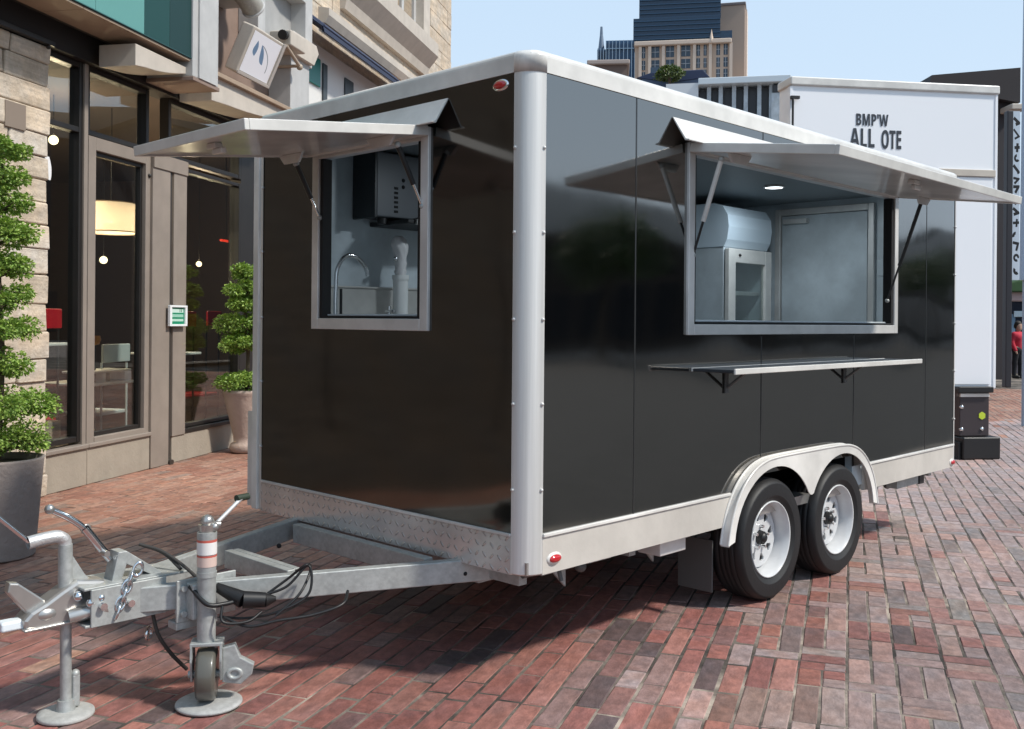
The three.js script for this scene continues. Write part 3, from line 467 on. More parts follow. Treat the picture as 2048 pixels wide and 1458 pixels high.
  mesh('wiring_loom', [tube([[-1.06, 0.47, -0.83], [-1.03, 0.41, -0.735], [-0.97, 0.405, -0.72], [-0.92, 0.41, -0.71]], 0.009), tube([[-0.80, 0.41, -0.70], [-0.72, 0.47, -0.66], [-0.67, 0.53, -0.60], [-0.63, 0.50, -0.63], [-0.70, 0.42, -0.60], [-0.80, 0.345, -0.62]], 0.0055, 60), tube([[-0.84, 0.41, -0.70], [-0.74, 0.445, -0.64], [-0.66, 0.525, -0.60], [-0.67, 0.42, -0.58], [-0.78, 0.36, -0.62], [-0.88, 0.33, -0.72], [-0.96, 0.34, -0.78]], 0.0055, 70), tube([[-0.96, 0.345, -0.74], [-0.90, 0.315, -0.66], [-0.80, 0.33, -0.6], [-0.68, 0.34, -0.54], [-0.56, 0.37, -0.50], [-0.5, 0.40, -0.55]], 0.0065, 60), tube([[-0.98, 0.40, -0.72], [-0.99, 0.345, -0.70], [-0.90, 0.335, -0.66], [-0.84, 0.36, -0.66]], 0.006)], blackPlastic, t);
  mesh('trailer_plug', [rod([-0.96, 0.455, -0.80], [-0.90, 0.412, -0.70], 0.018, 0.034), rod([-0.90, 0.412, -0.70], [-0.825, 0.405, -0.66], 0.035, 0.03), rod([-0.825, 0.405, -0.66], [-0.785, 0.405, -0.645], 0.03, 0.01)], blackPlastic, t);
  const links = []; for (let k = 0; k < 6; k++) links.push(new THREE.TorusGeometry(0.017, 0.0055, 8, 16).scale(1, 1.5, 1).rotateY(k % 2 ? 1.3 : -0.2).rotateZ(-0.35).translate(-1.24 - k * 0.012 + (k === 0 ? 0.02 : 0), 0.545 - k * 0.03, -0.94)); mesh('safety_chain', links, chrome, t);
  mesh('tie_ring', new THREE.TorusGeometry(0.022, 0.008, 10, 24).rotateY(0.7).translate(-1.13, 0.255, -1.03), chrome, t);
}
// the loose pad under the jockey wheel
tag(mesh('jack_pad', lathe([[0.001, 0.0], [0.122, 0.0], [0.129, 0.006], [0.128, 0.013], [0.115, 0.020], [0.001, 0.0215]], 44).translate(-1.0, 0, -0.78), M([0.46, 0.46, 0.45], 0.65, { map: T.zinc })), 'round grey pad lying on the bricks under the jockey wheel', 'jack pad');
// equipment inside
{
  const f = thing('refrigerator', 'white upright refrigerator with a glass door and rounded head inside the trailer', 'refrigerator', [4.05, 0.52, -1.73]);
  const rel = (x0, x1, y0, y1, z0, z1, r = 0.006) => rbox(x0 - 4.05, x1 - 4.05, y0 - 0.52, y1 - 0.52, z0 + 1.73, z1 + 1.73, r);
  mesh('cabinet', [rel(3.73, 4.38, 0.521, 2.12, -2.05, -2.03), rel(3.73, 3.76, 0.521, 2.12, -2.03, -1.42), rel(4.35, 4.38, 0.521, 2.12, -2.03, -1.42), rel(3.76, 4.35, 0.521, 0.75, -2.03, -1.42), rel(3.76, 4.35, 2.08, 2.12, -2.03, -1.42)], liner, f);
  mesh('head', extrude([[-0.32, 1.605], [-0.32, 1.945], [0.22, 1.945], [0.30, 1.92], [0.345, 1.85], [0.355, 1.76], [0.34, 1.66], [0.31, 1.605]], 0.65, 0.004).rotateY(-Math.PI / 2).translate(0.33, 0, 0), M([0.62, 0.72, 0.8], 0.25, { clearcoat: 0.6 }), f);
  mesh('shelf', [1.15, 1.75].map((y) => rel(3.77, 4.34, y, y + 0.03, -2.02, -1.46, 0.003)), alu, f);
  const d = sub('door', f);
  mesh('door_frame', [rel(3.73, 3.83, 0.62, 2.11, -1.41, -1.37), rel(4.28, 4.38, 0.62, 2.11, -1.41, -1.37), rel(3.83, 4.28, 2.0, 2.11, -1.41, -1.37), rel(3.83, 4.28, 0.62, 0.74, -1.41, -1.37)], white, d);
  mesh('pane', rel(3.83, 4.28, 0.74, 2.0, -1.395, -1.389, 0.001), glass, d); mesh('lock', ball(3.88 - 4.05, 2.06 - 0.52, -1.365 + 1.73, 0.012), blackPlastic, d);
  const s = thing('sink_unit', 'stainless sink counter with a splashback and curved tap behind the front hatch', 'sink', [0.8, 0.52, -1.8]);
  const r2 = (x0, x1, y0, y1, z0, z1, r = 0.004) => rbox(x0 - 0.8, x1 - 0.8, y0 - 0.52, y1 - 0.52, z0 + 1.8, z1 + 1.8, r);
  mesh('counter', [r2(0.1, 1.5, 1.36, 1.40, -2.0, -1.50), r2(0.1, 1.5, 1.18, 1.36, -1.52, -1.50)], steel, s); mesh('splashback', [r2(0.42, 1.5, 1.40, 1.722, -2.02, -2.0), r2(0.42, 1.5, 1.715, 1.727, -2.05, -1.99)], M([0.72, 0.70, 0.66], 0.35, { metalness: 0.25, map: T.soft }), s);
  for (const [x, z] of [[0.14, -1.96], [0.14, -1.54], [1.46, -1.96], [1.46, -1.54]]) mesh('leg', r2(x - 0.02, x + 0.02, 0.521, 1.36, z - 0.02, z + 0.02), steel, s);
  mesh('tap', tube([[0.29 - 0.8, 0.88, 0.05], [0.29 - 0.8, 1.18, 0.05], [0.30 - 0.8, 1.29, 0.05], [0.35 - 0.8, 1.36, 0.05], [0.42 - 0.8, 1.365, 0.05], [0.49 - 0.8, 1.31, 0.05], [0.51 - 0.8, 1.26, 0.05]], 0.012, 50, 10), chrome, s);
  mesh('waste_pipe', [rod([0.34 - 0.8, 0.87, 0.03], [0.34 - 0.8, 1.18, 0.03], 0.008)], blackPlastic, s);
  const c = thing('filter_column', 'white cylinder with a tap head wrapped in clear plastic on the sink', 'water filter', [0.86, 1.40, -1.88]);
  mesh('canister', [rod([0, 0.001, 0], [0, 0.385, 0], 0.046, 0.046, 28), rod([0, 0.37, 0], [0, 0.40, 0], 0.05, 0.05, 28)], M([0.78, 0.78, 0.76], 0.35), c);
  const wrap = lathe([[0.03, 0.40], [0.036, 0.42], [0.031, 0.44], [0.037, 0.47], [0.032, 0.50], [0.045, 0.54], [0.05, 0.58], [0.042, 0.615], [0.02, 0.635], [0.001, 0.638]], 22); { const p = wrap.attributes.position; for (let i = 0; i < p.count; i++) { const a = Math.atan2(p.getZ(i), p.getX(i)), k = 1 + 0.12 * Math.sin(a * 7 + p.getY(i) * 90); p.setX(i, p.getX(i) * k - clamp((p.getY(i) - 0.5) * 0.12, 0, 1)); p.setZ(i, p.getZ(i) * k); } wrap.computeVertexNormals(); }
  mesh('wrapping', wrap, M([0.72, 0.70, 0.70], 0.4), c);
  mesh('valve', [rod([-0.09, 0.18, 0.0], [-0.04, 0.18, 0], 0.012), rod([-0.085, 0.15, 0], [-0.085, 0.21, 0], 0.009), rod([-0.085, 0.18, -0.03], [-0.085, 0.18, 0.03], 0.009)], chrome, c);
  mesh('spout', [rod([-0.06, 0.50, 0.02], [-0.03, 0.50, 0.01], 0.01), ball(-0.06, 0.495, 0.02, 0.014)], chrome, c);
  const h = thing('water_heater', 'dark grey wall heater with vent slots above the trailer sink', 'water heater', [1.0, 2.14, -1.95]);
  mesh('casing', rbox(-0.35, 0.45, 0.0, 0.385, -0.105, 0.1, 0.01), M([0.13, 0.14, 0.155], 0.4), h); mesh('side_cover', rbox(-0.375, -0.351, -0.01, 0.39, -0.105, 0.11, 0.006), M([0.015, 0.02, 0.024], 0.4), h);
  mesh('vent', [0, 1, 2, 3, 4, 5].map((k) => rbox(-0.22, -0.19, 0.03 + k * 0.028, 0.045 + k * 0.028, 0.1, 0.103, 0.001)), blackMatt, h); mesh('vent', [0.19, 0.23].map((y) => ball(-0.15, y, 0.1, 0.012)), blackMatt, h);
  mesh('extractor', [extrude([[-0.12, -0.005], [0.47, -0.005], [0.47, 0.15]], 0.16).translate(0, 0, 0.101), rbox(-0.25, 0.47, -0.045, -0.02, -0.1, 0.27, 0.006)], blackPlastic, h);
  mesh('extractor_rim', rbox(-0.20, 0.47, -0.05, -0.018, 0.27, 0.29, 0.004), steel, h); mesh('drain', [rod([-0.27, -0.04, 0.05], [-0.27, -0.0005, 0.05], 0.03)], blackPlastic, h);
}
// ---------------------------------------------------------------- the corner building with the shop front (its own axes: s along the front, y up, n out towards the street)
const front = (name, label, cat, s = 0, n = 0, group, y = 0) => thing(name, label, cat, fb(s, y, n).toArray(), FTURN, group);
const shop = front('corner_building', 'cream stone corner building with a dark glazed shop front left of the trailer', 'building');
{
  const b = shop;
  // room behind the glass and the solid shell
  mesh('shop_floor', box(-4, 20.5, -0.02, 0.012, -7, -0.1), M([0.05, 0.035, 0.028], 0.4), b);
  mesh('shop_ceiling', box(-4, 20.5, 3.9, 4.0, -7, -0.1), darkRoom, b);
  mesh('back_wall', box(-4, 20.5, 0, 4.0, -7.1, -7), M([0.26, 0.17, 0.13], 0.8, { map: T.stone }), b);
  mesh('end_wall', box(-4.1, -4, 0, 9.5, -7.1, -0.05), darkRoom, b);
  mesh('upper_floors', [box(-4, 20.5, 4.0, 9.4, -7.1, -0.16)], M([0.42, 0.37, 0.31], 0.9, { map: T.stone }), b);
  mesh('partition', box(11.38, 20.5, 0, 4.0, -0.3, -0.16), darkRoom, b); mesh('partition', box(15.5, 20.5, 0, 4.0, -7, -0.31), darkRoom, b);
  // big rough stones of the pillar, coursed and uneven
  const stone = (s0, s1, y0, y1, n0, n1, k, rough = 0.012) => {
    const g = new RoundedBoxGeometry(s1 - s0, y1 - y0, n1 - n0, 3, 0.016), p = g.attributes.position, ph = rnd() * 50;
    for (let i = 0; i < p.count; i++) { const x = p.getX(i), y = p.getY(i), z = p.getZ(i), w = Math.sin(x * 17 + ph) * Math.sin(y * 31 + ph * 1.7) + 0.6 * Math.sin(y * 57 + x * 23 + ph * 3); p.setXYZ(i, x + rough * 0.5 * Math.sin(y * 43 + ph) , y + rough * 0.3 * Math.sin(x * 19 + ph), z + rough * w * (z > 0 ? 1 : 0)); }
    g.computeVertexNormals();
    const m = mesh('stone', g.translate((s0 + s1) / 2, (y0 + y1) / 2, (n0 + n1) / 2), stoneTones[k % 5], b);
    return m;
  };
  mesh('pillar_core', box(6.1, 7.40, 0, 4.3, -0.3, 0.06), M([0.34, 0.29, 0.235], 0.9), b);
  let y = 0.0, k = 0;
  while (y < 3.78) { const h = rr(0.17, 0.27), c = rr(6.55, 7.1), top = Math.min(y + h, 3.82); stone(6.08, c - 0.006, y + 0.002, top - 0.002, -0.1, 0.115 + rr(-0.008, 0.008), k++, 0.008); stone(c + 0.006, 7.455 + rr(-0.012, 0.012), y + 0.002, top - 0.002, -0.1, 0.115 + rr(-0.01, 0.01), k += 2, 0.008); y += h; }
  mesh('wall_vent', [rbox(6.90, 7.14, 3.05, 3.26, 0.11, 0.135, 0.004)], M([0.24, 0.19, 0.15], 0.6), b); 
  // glazed bays: a frame of bronze bars with panes between them
  const bay = (s0, s1, y0, y1, rails, name = 'shop_window', w = 0.05, mat = bronze) => {
    const f = sub(name, b), bars = [rbox(s0, s0 + w, y0, y1, -0.06, 0.05, 0.006), rbox(s1 - w, s1, y0, y1, -0.06, 0.05, 0.006)];
    const ys = [y0 + w / 2, ...rails, y1 - w / 2];
    for (const r of ys) bars.push(rbox(s0 + w, s1 - w, r - w / 2, r + w / 2, -0.055, 0.045, 0.006));
    mesh('frame', bars, mat, f);
    for (let i = 0; i + 1 < ys.length; i++) mesh('pane', box(s0 + w - 0.004, s1 - w + 0.004, ys[i] + w / 2 - 0.004, ys[i + 1] - w / 2 + 0.004, -0.012, -0.004), glass, f);
    return f;
  };
  bay(7.44, 8.0, 0.40, 3.83, [3.22]);
  bay(8.05, 9.06, 3.20, 3.83, [], 'transom_window', 0.05);
  bay(9.42, 11.02, 3.20, 3.83, [], 'transom_window', 0.05);
  bay(9.70, 11.02, 0.34, 3.15, [], 'shop_window', 0.04);
  mesh('mullion', [rbox(7.995, 8.05, 0.34, 3.83, -0.08, 0.07, 0.006)], jamb, b);
  mesh('mullion', rbox(11.02, 11.38, 0.2, 3.83, -0.1, 0.05, 0.006), bronze, b);
  const d = sub('door', b);
  mesh('door_frame', [rbox(8.06, 8.17, 0.36, 3.19, -0.05, 0.07, 0.006), rbox(8.98, 9.06, 0.36, 3.19, -0.05, 0.07, 0.006), rbox(8.17, 8.98, 3.07, 3.19, -0.05, 0.07, 0.006), rbox(8.17, 8.98, 0.36, 0.42, -0.05, 0.075, 0.006)], jamb, d);
  mesh('door_rail', [rbox(8.17, 8.205, 0.42, 3.07, -0.03, 0.03, 0.004), rbox(8.945, 8.98, 0.42, 3.07, -0.03, 0.03, 0.004), rbox(8.205, 8.945, 3.03, 3.07, -0.03, 0.03, 0.004), rbox(8.205, 8.945, 0.42, 0.46, -0.03, 0.03, 0.004)], bronze, d);
  mesh('pane', box(8.2, 8.95, 0.455, 3.035, -0.008, 0), glass, d);
  mesh('hinge_bolt', ball(9.03, 2.96, 0.075, 0.02), bronze, d);
  mesh('jamb_post', rbox(9.06, 9.385, 0.0, 3.19, -0.06, 0.10, 0.008), jamb, b);
  mesh('jamb_post', rbox(9.455, 9.71, 0.28, 3.19, -0.06, 0.10, 0.008), jamb, b);
  mesh('jamb_head', rbox(9.06, 9.71, 3.05, 3.20, 0.02, 0.115, 0.006), jamb, b);
  mesh('drain_pipe', [rod([9.42, 0.03, 0.06], [9.42, 3.05, 0.06], 0.03), rod([9.42, 0.03, 0.06], [9.40, 0.02, 0.13], 0.03)], M([0.05, 0.042, 0.036], 0.4), b);
  // limestone base course
  for (const [a, c, h] of [[7.46, 8.045, 0.335], [8.05, 9.055, 0.335]]) { mesh('base_panel', rbox(a, c, 0, h, -0.1, 0.085, 0.008), limestone, b); mesh('sill', rbox(a, c, h, h + 0.04, -0.1, 0.11, 0.01), jamb, b); }
  mesh('base_panel', rbox(9.47, 10.22, 0, 0.29, -0.1, 0.085, 0.008), limestone, b); mesh('base_panel', rbox(10.225, 11.0, 0, 0.29, -0.1, 0.075, 0.008), limestone, b);
  mesh('sill', rbox(9.70, 11.02, 0.29, 0.335, -0.1, 0.1, 0.008), bronze, b);
  // bays further left, outside the frame but mirrored in the trailer's front
  const brownWall = M([0.145, 0.127, 0.113], 0.85, { map: T.stone, bumpMap: T.grain, bumpScale: 0.004 });
  mesh('side_wall', box(-3.9, 6.07, 0, 4.3, -0.2, 0.05), brownWall, b); bay(3.0, 4.6, 0.5, 3.4, [2.6]);
  // black fascia over the glass, tan soffit under the sign
  mesh('fascia_beam', [box(6.0, 12.6, 3.832, 4.35, -0.1, 0.13)], M([0.010, 0.008, 0.0075], 0.7), b);
  mesh('fascia_beam', box(-3.9, 5.99, 4.302, 5.2, -0.1, 0.15), M([0.10, 0.075, 0.06], 0.7), b);
  mesh('fascia_lip', [rbox(5.6, 7.44, 3.82, 3.86, 0.13, 0.18, 0.004), ball(7.36, 3.80, 0.17, 0.02)], bronze, b);
  for (const [a, c] of [[5.2, 7.2], [7.206, 8.86]]) mesh('soffit_board', rbox(a, c, 4.045, 4.068, 0.22, 0.615, 0.004), tanSoffit, b);
  mesh('sign_carcass', box(5.2, 8.86, 4.0685, 5.6, 0.1315, 0.585), M([0.06, 0.06, 0.055], 0.7), b);
  // white end post and mouldings beyond the sign
  mesh('end_post', [rbox(8.87, 9.37, 3.90, 5.7, 0.1315, 0.64, 0.012), rbox(8.96, 9.30, 3.90, 5.7, 0.64, 0.662, 0.006)], greyPaint, b);
  mesh('post_base', rbox(8.86, 9.38, 3.86, 3.90, 0.1315, 0.65, 0.006), mauve, b);
  const arc = (s0, s1, y0, y1, n0, n1) => { const o = [[s0, y1], [s0, y0]]; for (let i = 1; i <= 10; i++) { const a = i / 10; o.push([s0 + (s1 - s0) * (0.12 + 0.88 * a), y0 + 0.11 * (1 - Math.cos(a * Math.PI / 2)) * 1.0 + 0.02]); } o.push([s1, y1]); return extrude(o, n1 - n0, 0.006).translate(0, 0, n0); };
  mesh('corbel', arc(8.02, 8.86, 3.80, 3.985, 0.2, 0.56), creamPaint, b); 
  mesh('corbel', arc(9.45, 11.2, 3.80, 4.05, 0.16, 0.52), creamPaint, b); mesh('corbel_shelf', rbox(9.44, 11.3, 4.05, 4.10, 0.14, 0.58, 0.008), tanSoffit, b);
  mesh('recess_wall', rbox(9.38, 11.9, 4.10, 5.3, 0.1315, 0.2, 0.006), mauve, b);
  mesh('pilaster', rbox(11.42, 11.98, 3.95, 4.98, 0.2, 0.50, 0.012), greyPaint, b); mesh('pilaster_cap', extrude([[11.35, 4.80], [11.35, 5.06], [12.05, 5.06], [12.12, 4.98], [11.98, 4.80]], 0.38, 0.006).translate(0, 0, 0.18), creamPaint, b);
  const niche = sub('sign_niche', b);
  mesh('niche_frame', [rbox(10.62, 10.80, 4.86, 6.1, 0.2, 0.46, 0.012), rbox(11.95, 12.16, 4.80, 5.86, 0.2, 0.46, 0.012), extrude([[10.80, 5.86], [11.2, 5.80], [11.6, 5.62], [11.95, 5.60], [11.95, 5.72], [11.6, 5.78], [11.2, 6.0], [10.80, 6.1]], 0.24, 0.006).translate(0, 0, 0.21)], greyPaint, niche);
  mesh('niche_panel', box(10.75, 12.0, 4.86, 5.9, 0.2005, 0.25), M([0.42, 0.43, 0.44], 0.5, { map: T.streak }), niche);
  // upper storey, coursed stone round a window, cornices
  mesh('upper_backing', box(9.2, 20.45, 4.36, 9.3, -0.155, -0.05), M([0.46, 0.40, 0.335], 0.9, { map: T.stone }), b);
  const holes = [[16.3, 18.3, 6.86, 9.3]];
  const H = 0.33; let q = 0;
  for (let yy = 4.42, row = 0; yy < 9.0; yy += H, row++) for (let s = 9.3 + (row % 2) * 0.42; s < 20.4; s += 0.84) {
    const s1 = Math.min(s + 0.832, 20.5); if (holes.some((h) => s1 > h[0] && s < h[1] && yy + H > h[2])) continue;
    const g = rbox(s, s1, yy, yy + H - 0.008, -0.049, 0.012 + rr(-0.004, 0.004), 0.008, 1); mesh('stone', g, stoneTones[(q++ * 7) % 5], b);
  }
  const uw = sub('upper_window', b);
  mesh('surround', [rbox(18.05, 18.45, 6.95, 9.2, -0.1, 0.16, 0.01), rbox(16.1, 16.5, 6.95, 9.2, -0.1, 0.16, 0.01)], creamPaint, uw);
  mesh('frame', [rbox(16.5, 16.62, 6.97, 9.2, -0.12, 0.0, 0.006), rbox(17.93, 18.05, 6.97, 9.2, -0.12, 0.0, 0.006), rbox(17.2, 17.32, 6.97, 9.2, -0.12, 0.0, 0.006), rbox(16.62, 17.93, 6.97, 7.06, -0.12, 0.0, 0.006)], greyPaint, uw);
  mesh('pane', box(16.6, 17.95, 7.05, 9.2, -0.07, -0.06), glass, uw); mesh('blind', box(16.55, 18.0, 7.0, 9.25, -0.154, -0.14), M([0.2, 0.2, 0.2], 0.8), uw);
  mesh('window_sill', extrude([[0.0, 6.25], [0.08, 6.25], [0.12, 6.40], [0.22, 6.52], [0.30, 6.62], [0.30, 6.86], [0.0, 6.90]].map(([n, yy]) => [-n, yy]), 4.3, 0.004).rotateY(Math.PI / 2).translate(14.2, 0, 0.012), creamPaint, b);
  mesh('string_course', extrude([[0, 5.80], [0.10, 5.80], [0.16, 5.90], [0.16, 6.0], [0, 6.03]].map(([n, yy]) => [-n, yy]), 4.6, 0.004).rotateY(Math.PI / 2).translate(13.4, 0, 0.012), creamPaint, b);
  // bay beyond the niche: pale panels with teal and dark shapes
  const sp = sub('panel_bay', b);
  mesh('panel', rbox(12.2, 16.4, 4.2, 5.42, 0.012, 0.09, 0.006), M([0.72, 0.72, 0.70], 0.5), sp);
  mesh('teal_panel', rbox(12.75, 13.25, 4.82, 5.22, 0.09, 0.12, 0.03), M([0.01, 0.20, 0.17], 0.35), sp); mesh('dark_panel', [rbox(13.35, 13.5, 4.3, 5.2, 0.09, 0.12, 0.01), rbox(14.2, 14.55, 4.3, 5.2, 0.09, 0.115, 0.01)], M([0.05, 0.06, 0.065], 0.4), sp);
}
// signs and lamps fixed to the building, each its own thing
{
  const teal = front('teal_sign', 'large teal glass sign panel above the shop door', 'sign', 7.0, 0.6, null, 4.07);
  const tl = M([0.11, 0.30, 0.275], 0.45), td = M([0.003, 0.05, 0.045], 0.5);
  for (const [a, c, m] of [[-1.8, 0.35, tl], [0.354, 1.06, tl], [1.064, 1.48, td], [1.484, 1.868, M([0.002, 0.032, 0.03], 0.5)]]) mesh('panel', rbox(a, c, 0.012, 1.5, -0.012, 0.02, 0.003), m, teal);
  mesh('bottom_rail', rbox(-1.8, 1.868, 0, 0.011, -0.012, 0.03, 0.003), M([0.006, 0.05, 0.05], 0.3), teal);
  const lb = front('projecting_light_box', 'white tilted light box with blue brush strokes beside the white post', 'sign', 10.3, 0.66, null, 4.45);
  lb.rotateX(0.42);
  const face = canvasTexture(256, 256, (g) => { g.fillStyle = '#f4f5fb'; g.fillRect(0, 0, 256, 256); g.fillStyle = '#6f8cab'; const blob = (x, y, a, l) => { g.save(); g.translate(x, y); g.rotate(a); g.beginPath(); g.moveTo(-14, -l); g.quadraticCurveTo(26, -l * 0.4, 17, l); g.quadraticCurveTo(-20, l * 0.9, -17, 0); g.fill(); g.restore(); }; blob(60, 92, 0.2, 46); blob(126, 112, -0.25, 62); g.strokeStyle = '#8b929b'; g.lineWidth = 6; g.beginPath(); g.arc(70, 190, 136, -1.3, 0.1); g.stroke(); });
  const fm = M([1, 1, 1], 0.4, { map: face });
  mesh('case', rbox(-0.38, 0.38, -0.27, 0.27, -0.16, 0.0, 0.02), creamPaint, lb);
  mesh('sign_face', new THREE.PlaneGeometry(0.66, 0.46).translate(-0.02, 0.0, 0.004), fm, lb, true);
  mesh('trim', [rbox(-0.38, 0.38, -0.272, -0.24, 0.0005, 0.02, 0.004), rbox(0.33, 0.38, -0.24, 0.27, 0.0005, 0.02, 0.004)], M([0.5, 0.46, 0.42], 0.5), lb);
  const sl = front('spot_lamp', 'small cream box lamp on an arm right of the light box', 'lamp', 11.15, 0.62, null, 4.8);
  mesh('lamp_body', rbox(-0.16, 0.26, -0.02, 0.17, -0.2, 0.08, 0.02), creamPaint, sl); mesh('lamp_hood', rod([-0.17, 0.10, 0.0], [-0.235, 0.09, 0.0], 0.055, 0.06), bronze, sl); mesh('arm', [rod([-0.2, -0.03, 0.03], [0.25, -0.16, 0.0], 0.022), rod([0.25, -0.16, 0], [0.25, -0.15, -0.45], 0.02), ball(0.26, -0.17, 0.0, 0.04)], M([0.42, 0.34, 0.26], 0.5), sl);
  const wl = front('wall_lamp', 'round grey bulkhead lamp high beside the white post', 'lamp', 9.95, 0.62, null, 5.0);
  mesh('lamp_housing', rod([-0.45, 0.28, -0.05], [0.22, -0.03, 0.0], 0.12, 0.12, 28), M([0.40, 0.38, 0.34], 0.55, { map: T.zinc }), wl); mesh('lamp_rim', new THREE.TorusGeometry(0.12, 0.016, 10, 30).rotateY(Math.PI / 2).rotateZ(-0.44).translate(0.22, -0.03, 0), greyPaint, wl); mesh('lamp_bracket', [rbox(-0.1, 0.35, 0.02, 0.5, -0.45, -0.1, 0.02), rbox(0.2, 0.34, 0.25, 0.42, -0.1, 0.06, 0.03)], greyPaint, wl);
  mesh('teal_cap', ball(0.30, 0.36, 0.08, 0.09), M([0.02, 0.45, 0.40], 0.3), wl);
  const aw = front('navy_awning', 'rolled navy fabric awning along the upper shop wall', 'awning', 14.6, 0.1, null, 5.42);
  const navy = M([0.022, 0.032, 0.072], 0.7, { map: T.soft });
  mesh('fabric', extrude([[0, 0.3], [0, 0.24], [-0.45, -0.02], [-0.47, -0.1], [-0.44, -0.1], [-0.42, 0.0]], 4.1, 0.004).rotateY(Math.PI / 2).translate(-2.3, 0, 0), navy, aw);
  mesh('roller', [rod([-2.32, 0.27, 0.04], [1.82, 0.27, 0.04], 0.05)], navy, aw); mesh('fold', [rod([-2.25, 0.12, 0.25], [1.8, 0.12, 0.25], 0.012), rod([-2.25, 0.0, 0.44], [1.8, 0.0, 0.44], 0.016)], M([0.05, 0.065, 0.12], 0.6), aw);
  const no = front('notice_board', 'small white framed green notice on the door jamb', 'notice', 9.475, 0.125, null, 1.44);
  const ng = canvasTexture(128, 128, (g) => { g.fillStyle = '#1f8a66'; g.fillRect(0, 0, 128, 128); g.fillStyle = '#cfe9dd'; g.fillRect(8, 12, 112, 28); g.fillStyle = '#9fd0bb'; g.fillRect(8, 52, 112, 22); g.fillStyle = '#bfe0d0'; g.fillRect(8, 88, 112, 18); g.fillStyle = '#136b4d'; g.fillRect(84, 4, 6, 32); g.fillRect(100, 4, 6, 32); });
  mesh('frame', [rbox(-0.17, 0.17, 0, 0.022, 0, 0.03, 0.004), rbox(-0.17, 0.17, 0.198, 0.22, 0, 0.03, 0.004), rbox(-0.17, -0.13, 0.022, 0.198, 0, 0.03, 0.004), rbox(0.13, 0.17, 0.022, 0.198, 0, 0.03, 0.004)], M([0.78, 0.8, 0.8], 0.4), no);
  mesh('printed_face', new THREE.PlaneGeometry(0.26, 0.176).translate(0, 0.11, 0.012), M([0.9, 0.9, 0.9], 0.35, { map: ng }), no, true); mesh('backing', box(-0.13, 0.13, 0.022, 0.198, 0, 0.008), bronze, no);
}
